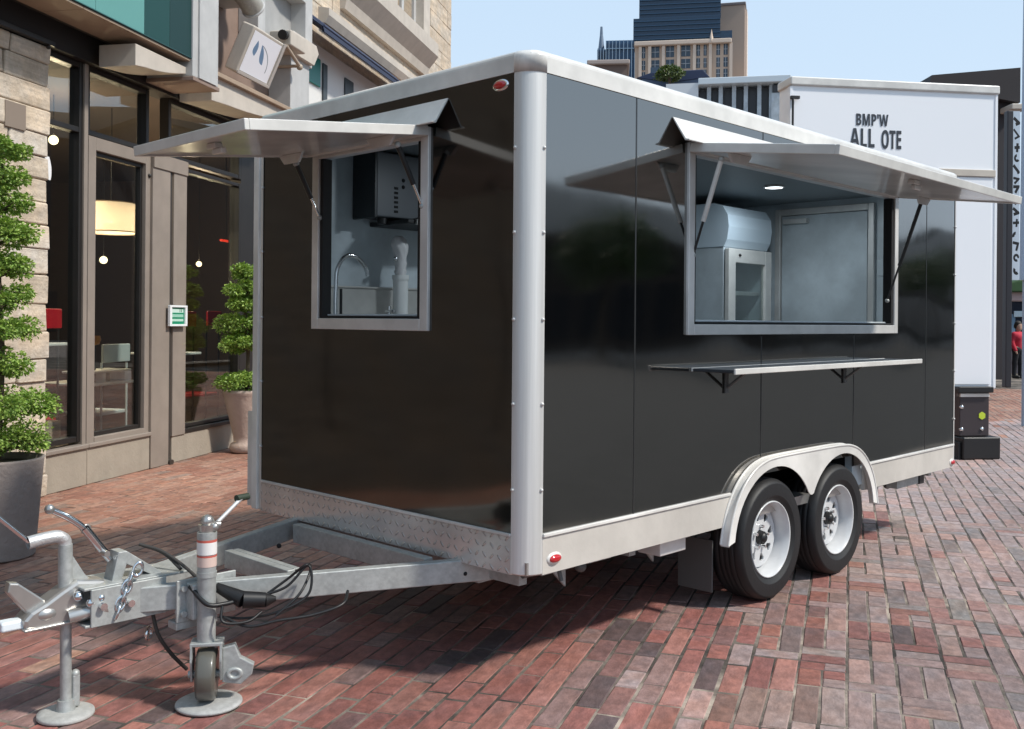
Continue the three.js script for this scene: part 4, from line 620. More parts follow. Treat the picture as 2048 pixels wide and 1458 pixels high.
// inside the shop
{
  const spot = (px, py, n) => { const [s, y] = fp(px, py, n); return [s, y]; };
  const warm = lin(1, 0.72, 0.38);
  {
    const [s, y] = spot(222, 437, -1.0), p = front('pendant_lamp', 'pendant lamp with a large glowing cream shade behind the door glass', 'lamp', s, -1.0, null, y);
    mesh('lamp_shade', lathe([[0.315, -0.16], [0.27, 0.17]], 40), M([0.84, 0.72, 0.55], 0.9, { transmission: 0.4, thickness: 0, emissive: lin(1, 0.76, 0.50), emissiveIntensity: 0.28, side: THREE.DoubleSide }), p);
    mesh('shade_ring', [new THREE.TorusGeometry(0.315, 0.006, 8, 40).rotateX(Math.PI / 2).translate(0, -0.16, 0), new THREE.TorusGeometry(0.27, 0.006, 8, 40).rotateX(Math.PI / 2).translate(0, 0.17, 0)], M([0.3, 0.22, 0.15], 0.6), p);
    mesh('cord', rod([0, 0.17, 0], [0, 3.88 - y, 0], 0.006), bronze, p); mesh('bulb', ball(0, 0, 0, 0.05), M([1, 0.9, 0.7], 0.5, { emissive: lin(1, 0.8, 0.5), emissiveIntensity: 1.5 }), p);
    const l = new THREE.PointLight(new THREE.Color(1, 0.80, 0.58), 0.8); l.position.copy(fb(s, y - 0.1, -1.0)); l.castShadow = true; l.shadow.radius = 2; scene.add(l);
  }
  for (const [px, py, n, r, how] of [[82, 472, -1.4, 0.05, 'beside the stone pillar'], [207, 520, -2.2, 0.05, 'below the cream pendant shade'], [398, 528, -1.6, 0.04, 'behind the window by the clipped shrub'], [107, 280, -1.2, 0.05, 'high behind the narrow window']]) {
    const [s, y] = spot(px, py, n), g = front('globe_lamp', `small warm glowing globe lamp in the shop ${how}`, 'lamp', s, n, null, y);
    mesh('bulb', ball(0, 0, 0, r), M([1, 0.9, 0.75], 0.5, { emissive: lin(1, 0.78, 0.45), emissiveIntensity: 2.6 }), g); mesh('cord', rod([0, r, 0], [0, 3.88 - y, 0], 0.005), bronze, g);
    const l = new THREE.PointLight(new THREE.Color(1, 0.78, 0.5), 2.2); l.position.copy(fb(s, y, n)); l.castShadow = true; scene.add(l);
  }
  const heater = front('red_bar_lamp', 'thin red glowing bar lamp behind the right shop window', 'lamp', ...(() => { const [s] = spot(453, 482, -1); return [s, -1.0]; })(), null, spot(453, 482, -1)[1]);
  mesh('glow_bar', rod([-0.16, 0, 0], [0.16, 0, 0], 0.016), M([0.8, 0.1, 0.05], 0.4, { emissive: lin(1, 0.05, 0.02), emissiveIntensity: 0.8 }), heater); mesh('bracket', rod([0, 0.016, 0], [0, 1.6, -0.02], 0.008), bronze, heater);
  const red = M([0.52, 0.008, 0.02], 0.4), pale = M([0.55, 0.6, 0.6], 0.5), topM = M([0.75, 0.74, 0.7], 0.4);
  const chair = (name, label, px, py, n, w, m, group) => {
    const [s, y] = spot(px, py, n), c = front(name, label, 'chair', s, n, group), h = 0.2;
    mesh('backrest', rbox(-w / 2, w / 2, y - h / 2, y + h / 2, -0.015, 0.015, 0.012), m, c); mesh('seat', rbox(-w / 2, w / 2, 0.46, 0.50, -0.45, -0.03, 0.012), m, c);
    for (const [x, z] of [[-1, -0.02], [1, -0.02], [-1, -0.42], [1, -0.42]]) mesh('leg', rod([x * (w / 2 - 0.02), 0.013, z], [x * (w / 2 - 0.02), z > -0.1 ? y - h / 2 : 0.46, z], 0.012), m === red ? bronze : m, c);
    return c;
  };
  chair('red_chair', 'red chair nearest the stone pillar behind the narrow window', 95, 637, -0.9, 0.42, red);
  chair('red_chair', 'red chair just right of the green notice behind the glass', 377, 638, -1.1, 0.36, red);
  chair('red_chair', 'red chair behind the glass close to the clipped shrub', 428, 637, -1.1, 0.38, red);
  chair('pale_chair', 'pale grey chair behind the lower door glass', 232, 706, -0.8, 0.5, pale);
  const table = (label, px0, px1, py, n, name = 'cafe_table') => { const [s0, y] = spot(px0, py, n), [s1] = spot(px1, py, n), c = front(name, label, 'table', (s0 + s1) / 2, n); mesh('table_top', rbox((s0 - s1) / 2, (s1 - s0) / 2, y - 0.03, y, -0.6, 0.05, 0.01), topM, c); mesh('pedestal', [rod([0, 0.03, -0.28], [0, y - 0.03, -0.28], 0.03), rod([0, 0.013, -0.28], [0, 0.03, -0.28], 0.2, 0.18, 24)], bronze, c); return [c, s0, s1, y]; };
  table('white table top behind the narrow window by the pillar', 62, 133, 687, -0.7);
  const [, s0, s1, ty] = table('white table behind the lower door glass carrying a tray rack', 172, 262, 768, -0.6);
  { const c = front('tray_rack', 'white open tray rack standing on the table behind the door', 'rack', (s0 + s1) / 2, -0.6, null, ty); const w = (s1 - s0) / 2 - 0.02; mesh('top_board', rbox(-w, w, 0.10, 0.125, -0.3, 0.02, 0.01), topM, c); mesh('side_board', rbox(w - 0.13, w, 0.0, 0.10, -0.3, 0.02, 0.01), M([0.62, 0.7, 0.78], 0.4), c); mesh('side_board', rbox(-0.12, -0.09, 0.0, 0.10, -0.3, 0.02, 0.006), topM, c); mesh('jar', [0, 1, 2].map((i) => rod([-0.05 + i * 0.08, 0.001, -0.1], [-0.05 + i * 0.08, 0.085, -0.1], 0.03)), M([0.22, 0.20, 0.10], 0.4), c); }
  table('white counter seen behind the glass right of the notice', 352, 396, 706, -0.5);
  { const [s, y] = spot(188, 683, -0.7), c = front('amber_bowl', 'small amber glass bowl behind the door glass beside the pale chair', 'bowl', s, -0.7, null, 0.8); mesh('bowl', lathe([[0.001, y - 0.84], [0.05, y - 0.83], [0.07, y - 0.78], [0.06, y - 0.74]].map(([r, v]) => [r, v]), 22), M([0.55, 0.24, 0.03], 0.3), c); mesh('stand', [rod([0, -0.785, 0], [0, y - 0.84, 0], 0.02), rod([0, -0.787, 0], [0, -0.77, 0], 0.1)], bronze, c); }
  { const [s] = spot(93, 875, -0.25), c = front('cardboard_box', 'tan cardboard box on the floor inside the narrow window', 'box', s, -0.32); mesh('carton', rbox(-0.16, 0.16, 0.013, 0.57, -0.16, 0.1, 0.005), M([0.52, 0.42, 0.29], 0.8, { map: T.soft }), c); mesh('flap', rbox(-0.16, 0.16, 0.57, 0.576, -0.1, 0.1, 0.002), M([0.46, 0.36, 0.24], 0.8), c); }
  { const [s, y] = spot(88, 335, -0.014), c = front('window_decal', 'white rounded letter decal on the narrow window pane', 'decal', s, -0.003, null, y), o = new THREE.Shape(); o.moveTo(-0.07, -0.1); o.lineTo(0.07, -0.1); o.quadraticCurveTo(0.1, 0, 0.05, 0.1); o.lineTo(-0.03, 0.1); o.closePath(); const h = new THREE.Path(); h.moveTo(-0.02, -0.05); h.lineTo(0.04, -0.05); h.lineTo(0.02, 0.055); h.closePath(); o.holes.push(h); mesh('letter', new THREE.ExtrudeGeometry(o, { depth: 0.002, bevelEnabled: false }), M([0.8, 0.8, 0.8], 0.5), c); }
}
// clipped shrubs in pots
function leafGeo() {
  const P = [0, 0, 0, 0.5, 0.12, 0.36, 1, -0.05, 0, 0, 0, 0, 1, -0.05, 0, 0.5, 0.12, -0.36, 0, 0, 0, 0.5, 0.0, 0.0, 0.5, 0.12, 0.36];
  const g = new THREE.BufferGeometry(); g.setAttribute('position', new THREE.Float32BufferAttribute(P.slice(0, 18), 3)); g.computeVertexNormals(); return g;
}
const leafMat = M([1, 1, 1], 0.55, { transmission: 0.35, thickness: 0, side: THREE.DoubleSide }), bark = M([0.09, 0.065, 0.045], 0.9);
function shrub(label, pos, tiers, sizeL, group) {
  const t = thing('clipped_shrub', label, 'shrub', pos), H = tiers[0][0], leaves = [], d = new THREE.Object3D();
  mesh('trunk', tube([[0, 0, 0], [0.015, H * 0.35, 0.01], [-0.012, H * 0.7, -0.01], [0, H - 0.05, 0]], 0.022, 20), bark, t);
  const limbs = [];
  for (const [y, r, th] of tiers) {
    for (let k = 0; k < 5; k++) { const a = k * 1.257 + y * 3; limbs.push(rod([0, y - th * 0.3, 0], [Math.cos(a) * r * 0.7, y, Math.sin(a) * r * 0.7], 0.008, 0.003, 5)); }
    const clumps = []; for (let k = 0; k < 26; k++) { const a = rnd() * 6.283, q = Math.sqrt(rnd()); clumps.push([Math.cos(a) * r * q * 0.86, y + rr(-0.3, 0.55) * th * (1.1 - q * 0.7), Math.sin(a) * r * q * 0.86, r * rr(0.2, 0.34)]); }
    const n = Math.round((500 + 9000 * r * r + 3600 * r) * 1.7);
    for (let k = 0; k < n; k++) { const c = pick(clumps), u = rr(-1, 1), a = rnd() * 6.283, rad = c[3] * (0.65 + 0.42 * rnd()), s = Math.sqrt(1 - u * u); leaves.push([c[0] + rad * s * Math.cos(a), c[1] + rad * u * 0.7 * Math.min(1, th / r * 1.6), c[2] + rad * s * Math.sin(a), a, u]); }
  }
  mesh('limb', limbs, bark, t);
  const im = new THREE.InstancedMesh(leafGeo(), leafMat, leaves.length); im.name = 'foliage'; im.userData.kind = 'stuff'; im.castShadow = im.receiveShadow = true;
  leaves.forEach(([x, y, z, a, u], i) => { d.position.set(x, y, z); d.rotation.set(rr(-0.9, 0.9), -a + rr(-0.9, 0.9), u * 0.9 + rr(-0.7, 0.5), 'YXZ'); d.scale.setScalar(sizeL * rr(0.7, 1.25)); d.updateMatrix(); im.setMatrixAt(i, d.matrix); const g = rnd(), w = 0.75 + 0.5 * rnd(); im.setColorAt(i, lin((0.19 + 0.2 * g) * w, (0.33 + 0.2 * g) * w, (0.05 + 0.05 * g) * w)); });
  t.add(im);
  return t;
}
{
  const soil = M([0.03, 0.022, 0.016], 0.95);
  const c1 = G0.clone().addScaledVector(FW, 6.32).addScaledVector(RT, -3.27);
  const p1 = thing('planter', 'dark grey tapered planter at the left edge of the photo', 'planter', c1.toArray());
  mesh('pot', lathe([[0.001, 0.001], [0.215, 0.001], [0.225, 0.012], [0.272, 0.615], [0.28, 0.63], [0.252, 0.632], [0.245, 0.58], [0.001, 0.58]], 40), M([0.36, 0.31, 0.29], 0.8, { map: T.streak, bumpMap: T.grain, bumpScale: 0.004 }), p1); mesh('soil', lathe([[0.001, 0.60], [0.246, 0.59]], 24), soil, p1);
  shrub('tall clipped shrub of tiered green discs in the dark grey planter', [c1.x, 0.59, c1.z], [[2.0, 0.165, 0.2], [1.83, 0.175, 0.19], [1.66, 0.18, 0.19], [1.46, 0.22, 0.2], [1.25, 0.195, 0.2], [1.05, 0.2, 0.2], [0.86, 0.22, 0.2], [0.61, 0.2, 0.2], [0.34, 0.36, 0.22], [0.13, 0.30, 0.22]], 0.025);
  const c2 = fb(10.47, 0, 0.42);
  const p2 = thing('urn', 'pale terracotta urn with a round foot by the right shop window', 'planter', c2.toArray());
  mesh('pot', lathe([[0.001, 0.001], [0.15, 0.001], [0.17, 0.02], [0.182, 0.06], [0.17, 0.10], [0.135, 0.125], [0.14, 0.18], [0.19, 0.40], [0.235, 0.58], [0.25, 0.66], [0.265, 0.68], [0.265, 0.715], [0.235, 0.72], [0.225, 0.66], [0.001, 0.66]], 40), M([0.52, 0.41, 0.36], 0.8, { map: T.streak, bumpMap: T.grain, bumpScale: 0.004 }), p2); mesh('soil', lathe([[0.001, 0.69], [0.226, 0.68]], 24), soil, p2);
  shrub('clipped shrub of tiered green clumps in the pale terracotta urn', [c2.x, 0.68, c2.z], [[1.37, 0.18, 0.18], [1.17, 0.25, 0.2], [1.0, 0.24, 0.18], [0.77, 0.33, 0.22], [0.55, 0.30, 0.22], [0.12, 0.31, 0.18]], 0.034);
}
// ---------------------------------------------------------------- beyond the trailer: truck, kiosk, skyline (axes: x to the right as seen from the camera, y up, z towards it)
const YAW = Math.atan2(-RT.z, RT.x);
const hor = (px) => CY + ROLL * (px - CX);
function far(name, label, cat, pxc, depth, group, turn = 0) {
  const x = (pxc - CX) / F * depth, o = thing(name, label, cat, G0.clone().addScaledVector(FW, depth).addScaledVector(RT, x).toArray(), YAW + turn, group);
  o.userData.at = [x, depth]; 
  return o;
}
const fx = (o, px) => (px - CX) / F * o.userData.at[1] - o.userData.at[0], fy = (o, py, px) => 1.53 - (py - hor(px)) / F * o.userData.at[1];
const slab = (o, px0, px1, py0, py1, z0, z1, r = 0) => { const c = (px0 + px1) / 2, a = fx(o, px0), b = fx(o, px1), lo = Math.max(fy(o, py1, c), 0), hi = fy(o, py0, c); return r ? rbox(a, b, lo, hi, z0, z1, r) : box(a, b, lo, hi, z0, z1); };
{
  const w = far('white_panel_unit', 'tall white panel unit with black lettering standing behind the trailer', 'panel', 1800, 11.2, null, 0.15);
  const paint = M([0.88, 0.89, 0.92], 0.3, { clearcoat: 0.5 });
  mesh('panel', slab(w, 1567, 2008, 178, 778, -0.32, 0), paint, w);
  mesh('top_rail', slab(w, 1563, 2012, 163, 181, -0.34, 0.03, 0.02), white, w);
  mesh('corner_rail', slab(w, 2003, 2009, 181, 778, -0.05, 0.01, 0.004), paint, w); mesh('corner_rail', slab(w, 1563, 1569, 181, 778, -0.05, 0.01, 0.004), paint, w);
  mesh('ledge', slab(w, 1880, 2003, 336, 350, 0.0005, 0.03, 0.006), creamPaint, w); mesh('lower_panel', slab(w, 1860, 1996, 352, 770, 0.0005, 0.012, 0.003), paint, w);
  mesh('door_hinge', [slab(w, 1562, 1580, 201, 207, 0.018, 0.06, 0.004)], blackPlastic, w); mesh('gutter_pipe', rod([fx(w, 1566), fy(w, 205, 1566), 0.05], [fx(w, 1566), 1.6, 0.05], 0.012), blackPlastic, w);
  const bed = sub('cabinet', w);
  mesh('cabinet_lid', slab(w, 1918, 1994, 774, 786, 0.0, 0.10, 0.008), blackPlastic, bed); mesh('cabinet_rim', slab(w, 1926, 1990, 788, 795, -0.02, 0.06, 0.004), white, bed);
  mesh('cabinet_body', slab(w, 1926, 1990, 779, 874, -0.3, 0.05, 0.01), M([0.045, 0.035, 0.038], 0.4), bed);
  mesh('sticker', new THREE.CylinderGeometry(0.045, 0.045, 0.006, 6).rotateX(Math.PI / 2).translate(fx(w, 1974), fy(w, 833, 1974), 0.054), M([0.50, 0.62, 0.05], 0.4), bed); for (const [x, y] of [[1974, 860], [1930, 815], [1930, 860]]) mesh('reflector', ball(fx(w, x), fy(w, y, x), 0.045, 0.026), chrome, bed);
  mesh('plinth', slab(w, 1926, 2008, 875, 921, -0.3, 0.12, 0.02), blackPlastic, w); mesh('plinth_bracket', slab(w, 1919, 1925, 885, 921, -0.1, 0.08, 0.004), blackPlastic, w); for (const x of [-1.0, -0.3]) mesh('support_leg', box(x, x + 0.08, 0, fy(w, 778, 1800) - 0.001, -0.28, -0.04), galv, w);
  const font = await new FontLoader().loadAsync('fonts/droid/droid_sans_bold.typeface.json');
  const ink = M([0.03, 0.037, 0.05], 0.5);
  const write = (text, px, pyBase, pyTop, wpx) => { const h = (pyBase - pyTop) / F * 11.2, g = new TextGeometry(text, { font, size: h * 1.0, depth: 0.006, curveSegments: 4, bevelEnabled: false }); g.computeBoundingBox(); const bb = g.boundingBox, k = wpx / F * 11.2 / (bb.max.x - bb.min.x); g.translate(-bb.min.x, 0, 0).scale(k, h / (bb.max.y - Math.max(0, bb.min.y)), 1).translate(fx(w, px), fy(w, pyBase, px), 0.0005); return g; };
  mesh('lettering', write("BMP'W", 1703, 253, 230, 68), ink, w); mesh('lettering', write('ALL', 1690, 296, 259, 52), ink, w); mesh('lettering', write('OTE', 1757, 298, 261, 42), ink, w);
}
{ // things at the right edge
  const d = far('dark_shed', 'dark flat roofed building rising behind the white truck', 'building', 1950, 24);
  mesh('roof', extrude([[fx(d, 1854), fy(d, 172, 1900)], [fx(d, 1860), fy(d, 150, 1860)], [fx(d, 2037), fy(d, 135, 2037)], [fx(d, 2037), fy(d, 205, 2037)]], 8).translate(0, 0, -8), M([0.018, 0.014, 0.016], 0.7), d); mesh('wall', slab(d, 1870, 2036, 172, 760, -7.9, -0.3), M([0.03, 0.026, 0.03], 0.7), d); mesh('eave', slab(d, 2008, 2040, 212, 224, -0.3, 0.3, 0.03), creamPaint, d);
  const s = far('banner_sign', 'tall dark framed vertical banner with black marks on white', 'sign', 2024, 20);
  const bt = canvasTexture(64, 1024, (g) => { g.fillStyle = '#c9d6e2'; g.fillRect(0, 0, 64, 1024); g.fillStyle = '#0c0e14'; let sd = 3; const r = () => { sd = (sd * 1664525 + 1013904223) >>> 0; return sd / 4294967296; }; for (let y = 36; y < 1000;) { const h = 30 + r() * 44, k = r(); g.lineWidth = 13 + r() * 8; g.strokeStyle = '#0c0e14'; g.beginPath(); if (k < 0.35) { g.arc(32 + r() * 14, y + h / 2, h * 0.36, r() * 3, 3 + r() * 4); } else if (k < 0.7) { g.moveTo(12, y); g.lineTo(54, y + h * r()); g.lineTo(16 + r() * 30, y + h); } else { g.moveTo(10 + r() * 10, y + h * 0.5); g.lineTo(62, y + h * 0.45); g.moveTo(44, y); g.lineTo(40, y + h); } g.stroke(); y += h + 10 + r() * 22; } });
  mesh('frame_post', slab(s, 2009, 2021, 222, 775, -0.1, 0.06, 0.02), M([0.022, 0.022, 0.028], 0.5), s); mesh('back_board', slab(s, 2021, 2037, 222, 560, -0.06, 0.0), M([0.5, 0.55, 0.6], 0.6), s);
  const a = fx(s, 2021), b = fx(s, 2037), y0 = fy(s, 560, 2030), y1 = fy(s, 224, 2030); mesh('printed_face', new THREE.PlaneGeometry(b - a, y1 - y0).translate((a + b) / 2, (y0 + y1) / 2, 0.004), M([0.9, 0.9, 0.9], 0.6, { map: bt }), s, true);
  const p = far('blue_column', 'pale blue steel column at the right edge of the photo', 'column', 2046, 15);
  mesh('shaft', [rod([0.02, fy(p, 560, 2046), 0], [0.02, 6.5, 0], 0.075, 0.05, 24)], M([0.36, 0.47, 0.60], 0.45), p); mesh('footing', rod([0.02, 0, 0], [0.02, fy(p, 560, 2046), 0], 0.03, 0.03, 16), M([0.3, 0.36, 0.44], 0.5), p);
  const k = far('kiosk', 'small kiosk with a green roof and pink window frame at the far right', 'kiosk', 2060, 31);
  mesh('roof', extrude([[fx(k, 2002), fy(k, 582, 2010)], [fx(k, 2006), fy(k, 570, 2010)], [fx(k, 2030), fy(k, 563, 2030)], [fx(k, 2118), fy(k, 563, 2060)], [fx(k, 2140), fy(k, 582, 2100)]], 3, 0.05).translate(0, 0, -2.8), M([0.035, 0.085, 0.03], 0.8), k);
  mesh('frame', [slab(k, 2010, 2130, 583, 602, -2.2, 0.0, 0.03), slab(k, 2015, 2020, 602, 752, -0.2, 0.0, 0.02), slab(k, 2100, 2112, 602, 752, -0.2, 0.0, 0.02)], M([0.56, 0.42, 0.42], 0.7), k);
  mesh('wall', slab(k, 2021, 2099, 690, 752, -2.2, -0.1), M([0.10, 0.09, 0.11], 0.8), k); mesh('pane', slab(k, 2021, 2099, 603, 690, -0.16, -0.12), M([0.025, 0.03, 0.045], 0.15), k); mesh('blind', [slab(k, 2024, 2034, 628, 684, -0.119, -0.1, 0.01)], M([0.16, 0.26, 0.36], 0.5), k); mesh('display', [slab(k, 2030, 2060, 622, 634, -0.095, -0.06, 0.02)], M([0.6, 0.7, 0.76], 0.5), k);
}
{ // the person by the kiosk: one smooth body from joined capsules
  const o = far('person', 'person in a red jacket and black trousers standing beside the far kiosk', 'person', 2036, 28.4, null, 0.5);
  const blend = (a, b, k) => { const h = clamp(0.5 + 0.5 * (b - a) / k); return b + (a - b) * h - k * h * (1 - h); };
  const cap = (p, a, b, ra, rb) => { const bx = b[0] - a[0], by = b[1] - a[1], bz = b[2] - a[2], t = clamp(((p[0] - a[0]) * bx + (p[1] - a[1]) * by + (p[2] - a[2]) * bz) / (bx * bx + by * by + bz * bz)); return Math.hypot(p[0] - a[0] - bx * t, p[1] - a[1] - by * t, p[2] - a[2] - bz * t) - (ra + (rb - ra) * t); };
  const J = { head: [[0, 1.50, 0.03], [0, 1.60, 0.02], 0.085, 0.092], neck: [[0, 1.36, 0], [0, 1.46, 0.02], 0.055, 0.05], chest: [[-0.09, 1.25, 0], [0.09, 1.25, 0], 0.13, 0.13], belly: [[0, 1.2, 0], [0, 0.92, 0], 0.13, 0.125], hips: [[-0.07, 0.88, 0], [0.07, 0.88, 0], 0.12, 0.12] };
  const legs = [], arms = [];
  for (const s of [-1, 1]) { legs.push([[s * 0.085, 0.86, 0], [s * 0.095, 0.46, 0.03 * s], 0.085, 0.06], [[s * 0.095, 0.46, 0.03 * s], [s * 0.10, 0.08, 0.03 * s - 0.02], 0.06, 0.042], [[s * 0.10, 0.045, 0.03 * s - 0.03], [s * 0.11, 0.04, 0.03 * s + 0.14], 0.045, 0.035]); arms.push([[s * 0.19, 1.32, 0], [s * 0.24, 1.06, -0.02], 0.055, 0.045], [[s * 0.24, 1.06, -0.02], [s * 0.22, 0.84, 0.08], 0.043, 0.032], [[s * 0.22, 0.83, 0.085], [s * 0.215, 0.74, 0.12], 0.034, 0.026]); }
  const field = (caps, grow, yMin, yMax) => {
    const N = 64, S = 0.95, mc = new MarchingCubes(N, rubber, false, false, 60000); mc.isolation = 0; mc.reset();
    for (let z = 0; z < N; z++) for (let y = 0; y < N; y++) for (let x = 0; x < N; x++) { const p = [(x / (N / 2) - 1) * S, (y / (N / 2) - 1) * S + 0.86, (z / (N / 2) - 1) * S]; let d = 9; for (const c of caps) d = blend(d, cap(p, ...c), 0.035); d -= grow; if (p[1] < yMin) d = Math.max(d, yMin - p[1]); if (p[1] > yMax) d = Math.max(d, p[1] - yMax); mc.field[x + y * N + z * N * N] = -d * 8; }
    mc.update(); const n = mc.count, g = new THREE.BufferGeometry(); g.setAttribute('position', new THREE.Float32BufferAttribute(Array.from(mc.positionArray.subarray(0, n * 3)), 3)); g.setAttribute('normal', new THREE.Float32BufferAttribute(Array.from(mc.normalArray.subarray(0, n * 3)), 3));
    return g.scale(S, S, S).translate(0, 0.86, 0);
  };
  const k = 0.95; o.scale.setScalar(k);
  mesh('body', field([...Object.values(J), ...legs, ...arms], 0, -1, 9), M([0.42, 0.26, 0.19], 0.6), o);
  mesh('jacket', field([J.chest, J.belly, ...arms.filter((_, i) => i % 3 < 2), J.neck], 0.022, 0.82, 1.40), M([0.48, 0.02, 0.045], 0.8), o);
  mesh('trousers', field([J.hips, ...legs.filter((_, i) => i % 3 < 2)], 0.016, 0.08, 0.93), M([0.012, 0.012, 0.016], 0.8), o);
  mesh('shoe', field(legs.filter((_, i) => i % 3 === 2), 0.012, -0.01, 0.12), M([0.02, 0.02, 0.02], 0.6), o);
  mesh('hair', field([[[0, 1.56, -0.02], [0, 1.63, 0.0], 0.085, 0.088]], 0.016, 1.46, 9), M([0.02, 0.014, 0.01], 0.7), o);
}
{ // skyline
  const t = far('navy_tower', 'tall stepped navy tower with a cream arcaded base', 'tower', 1365, 210, null, -0.17);
  const nv = M([0.012, 0.045, 0.095], 0.35, { map: T.soft }), sand = M([0.50, 0.385, 0.30], 0.8), gl = M([0.03, 0.055, 0.085], 0.2), sandS = M([0.56, 0.46, 0.38], 0.8);
  mesh('upper_shaft', slab(t, 1274, 1435, -140, 36, -14, 0), nv, t); mesh('shaft', slab(t, 1263, 1434, 36, 88, -16, 1), nv, t); mesh('wing', slab(t, 1434, 1457, 67, 82, -12, 0.8), nv, t);
  for (let y = -120; y < 84; y += 9) mesh('floor_band', slab(t, y < 36 ? 1274 : 1263, 1434, y, y + 1.6, 0, (y < 36 ? 0 : 1) + 0.25), M([0.018, 0.06, 0.118], 0.35), t);
  mesh('base_wall', slab(t, 1266, 1456, 83, 640, -15, 0.4), sand, t); mesh('cornice', slab(t, 1265, 1456, 83, 92, -15, 1.6, 0.2), sandS, t);
  for (const x of [1274, 1293, 1320, 1350, 1381, 1412, 1452]) mesh('pier', slab(t, x, x + 6, 92, 640, 0.4, 1.2), sandS, t);
  for (const [a, b] of [[1280, 1287], [1298, 1315], [1328, 1344], [1358, 1376], [1388, 1395], [1402, 1408], [1427, 1434], [1441, 1449]]) for (const [c, d] of [[92, 114], [119, 138], [142, 160]]) { const w = mesh('window', slab(t, a, b, c, d, 0.4, 0.46), gl, t); mesh('glazing_bar', [slab(t, (a + b) / 2 - 0.5, (a + b) / 2 + 0.5, c, d, 0.461, 0.6), slab(t, a, b, (c + d) / 2 - 0.5, (c + d) / 2 + 0.5, 0.461, 0.58)], M([0.35, 0.38, 0.42], 0.6), w); }
  mesh('finial', new THREE.ConeGeometry(0.5, 2.6, 4).translate(fx(t, 1417), fy(t, 76, 1417), 1.3), sandS, t);
  const c = far('sand_tower', 'plain sand coloured tower right of the navy tower', 'tower', 1460, 225, null, -0.26);
  mesh('shaft', slab(c, 1436, 1484, 8, 640, -9, 0), M([0.44, 0.345, 0.28], 0.85), c); mesh('roof_cap', slab(c, 1434, 1486, 5, 11, -9.2, 0.3, 0.2), M([0.2, 0.18, 0.18], 0.8), c); mesh('sunlit_side', slab(c, 1482.5, 1488, 16, 640, -8, -2), M([0.66, 0.56, 0.48], 0.8), c);  // lighter side slab paints the sunlit right face into its colour
  const g = far('blue_glass_tower', 'lower blue glass building with pale vertical fins and a rooftop mast', 'tower', 1228, 260, null, -0.10);
  const bl = M([0.03, 0.085, 0.17], 0.25); mesh('block', slab(g, 1207, 1266, 81, 640, -14, 0), bl, g); mesh('block', slab(g, 1190, 1207, 96, 640, -14, -1), bl, g);
  for (const x of [1191, 1196.5, 1202, 1207, 1213, 1220, 1227, 1234, 1242, 1250, 1258, 1264]) mesh('fin', slab(g, x, x + 1.3, x < 1206 ? 97 : 82, 640, x < 1206 ? -1 : 0, 0.7), M([0.26, 0.36, 0.46], 0.5), g);
  mesh('floor_line', slab(g, 1207, 1266, 97, 99, 0, 0.5), M([0.25, 0.35, 0.45], 0.5), g); mesh('mast', [rod([fx(g, 1198), fy(g, 96, 1198), -3], [fx(g, 1198), fy(g, 50, 1198), -3], 0.9, 0.25, 8), rod([fx(g, 1198), fy(g, 66, 1198), -3], [fx(g, 1198), fy(g, 46, 1198), -3], 0.45, 0.3, 8)], M([0.12, 0.17, 0.24], 0.5), g);
  const b = far('grey_balcony_block', 'low grey building with a white roof slab and dark openings between posts', 'building', 1455, 55, null, -0.2);
  const gw = M([0.52, 0.58, 0.63], 0.6, { map: T.soft });
  mesh('roof_slab', slab(b, 1394, 1572, 159, 172, -8, 0.6, 0.04), M([0.60, 0.66, 0.70], 0.5), b); mesh('wall', slab(b, 1330, 1566, 172, 640, -8, -0.6), gw, b); mesh('lower_wall', slab(b, 1330, 1394, 165, 640, -0.6, 0.3), M([0.66, 0.68, 0.70], 0.6), b); mesh('end_bay', slab(b, 1536, 1566, 191, 640, -0.6, 0.2), gw, b);
  for (const [p0, p1] of [[1394, 1410], [1420, 1433], [1445, 1459], [1467, 1482], [1492, 1508], [1516, 1531], [1538, 1556]]) mesh('opening', slab(b, p0, p1, 176, p0 > 1535 ? 190 : 330, -0.59, p0 > 1535 ? 0.25 : -0.3), M([0.025, 0.026, 0.032], 0.4), b);
  for (const x of [1410, 1433, 1459, 1482, 1508, 1531]) mesh('post', slab(b, x + 1, x + 9, 172, 330, -0.29, 0.1), gw, b);
  const l = far('navy_low_roof', 'low navy roofed building below the arcaded tower base', 'building', 1340, 120, null, -0.15);
  mesh('wall', slab(l, 1280, 1410, 152, 640, -6, 0), M([0.05, 0.08, 0.14], 0.6), l); mesh('roof', extrude([[fx(l, 1272), fy(l, 153, 1280)], [fx(l, 1300), fy(l, 145, 1300)], [fx(l, 1400), fy(l, 143, 1400)], [fx(l, 1412), fy(l, 156, 1412)], [fx(l, 1340), fy(l, 164, 1340)]], 6, 0.1).translate(0, 0, -6), M([0.012, 0.025, 0.07], 0.6), l); mesh('plant_room', slab(l, 1297, 1313, 129, 150, -4, -1), M([0.05, 0.08, 0.12], 0.6), l);
  const br = far('brown_hut', 'small brown rooftop hut just above the trailer roof edge', 'hut', 1215, 90, null, -0.1);
  mesh('wall', slab(br, 1185, 1250, 128, 640, -4, 0), M([0.14, 0.10, 0.085], 0.8), br); mesh('roof', slab(br, 1170, 1255, 121, 130, -4.4, 0.4, 0.1), M([0.36, 0.30, 0.27], 0.8), br);
  const tr = far('roof_garden_tree', 'small round green tree on the navy roof', 'tree', 1335, 118), d = new THREE.Object3D();
  mesh('trunk', rod([0, 0, 0], [0, fy(tr, 150, 1335), 0], 0.25, 0.15, 8), bark, tr);
  const cr = new THREE.InstancedMesh(leafGeo(), leafMat, 1400); cr.name = 'foliage'; cr.userData.kind = 'stuff';
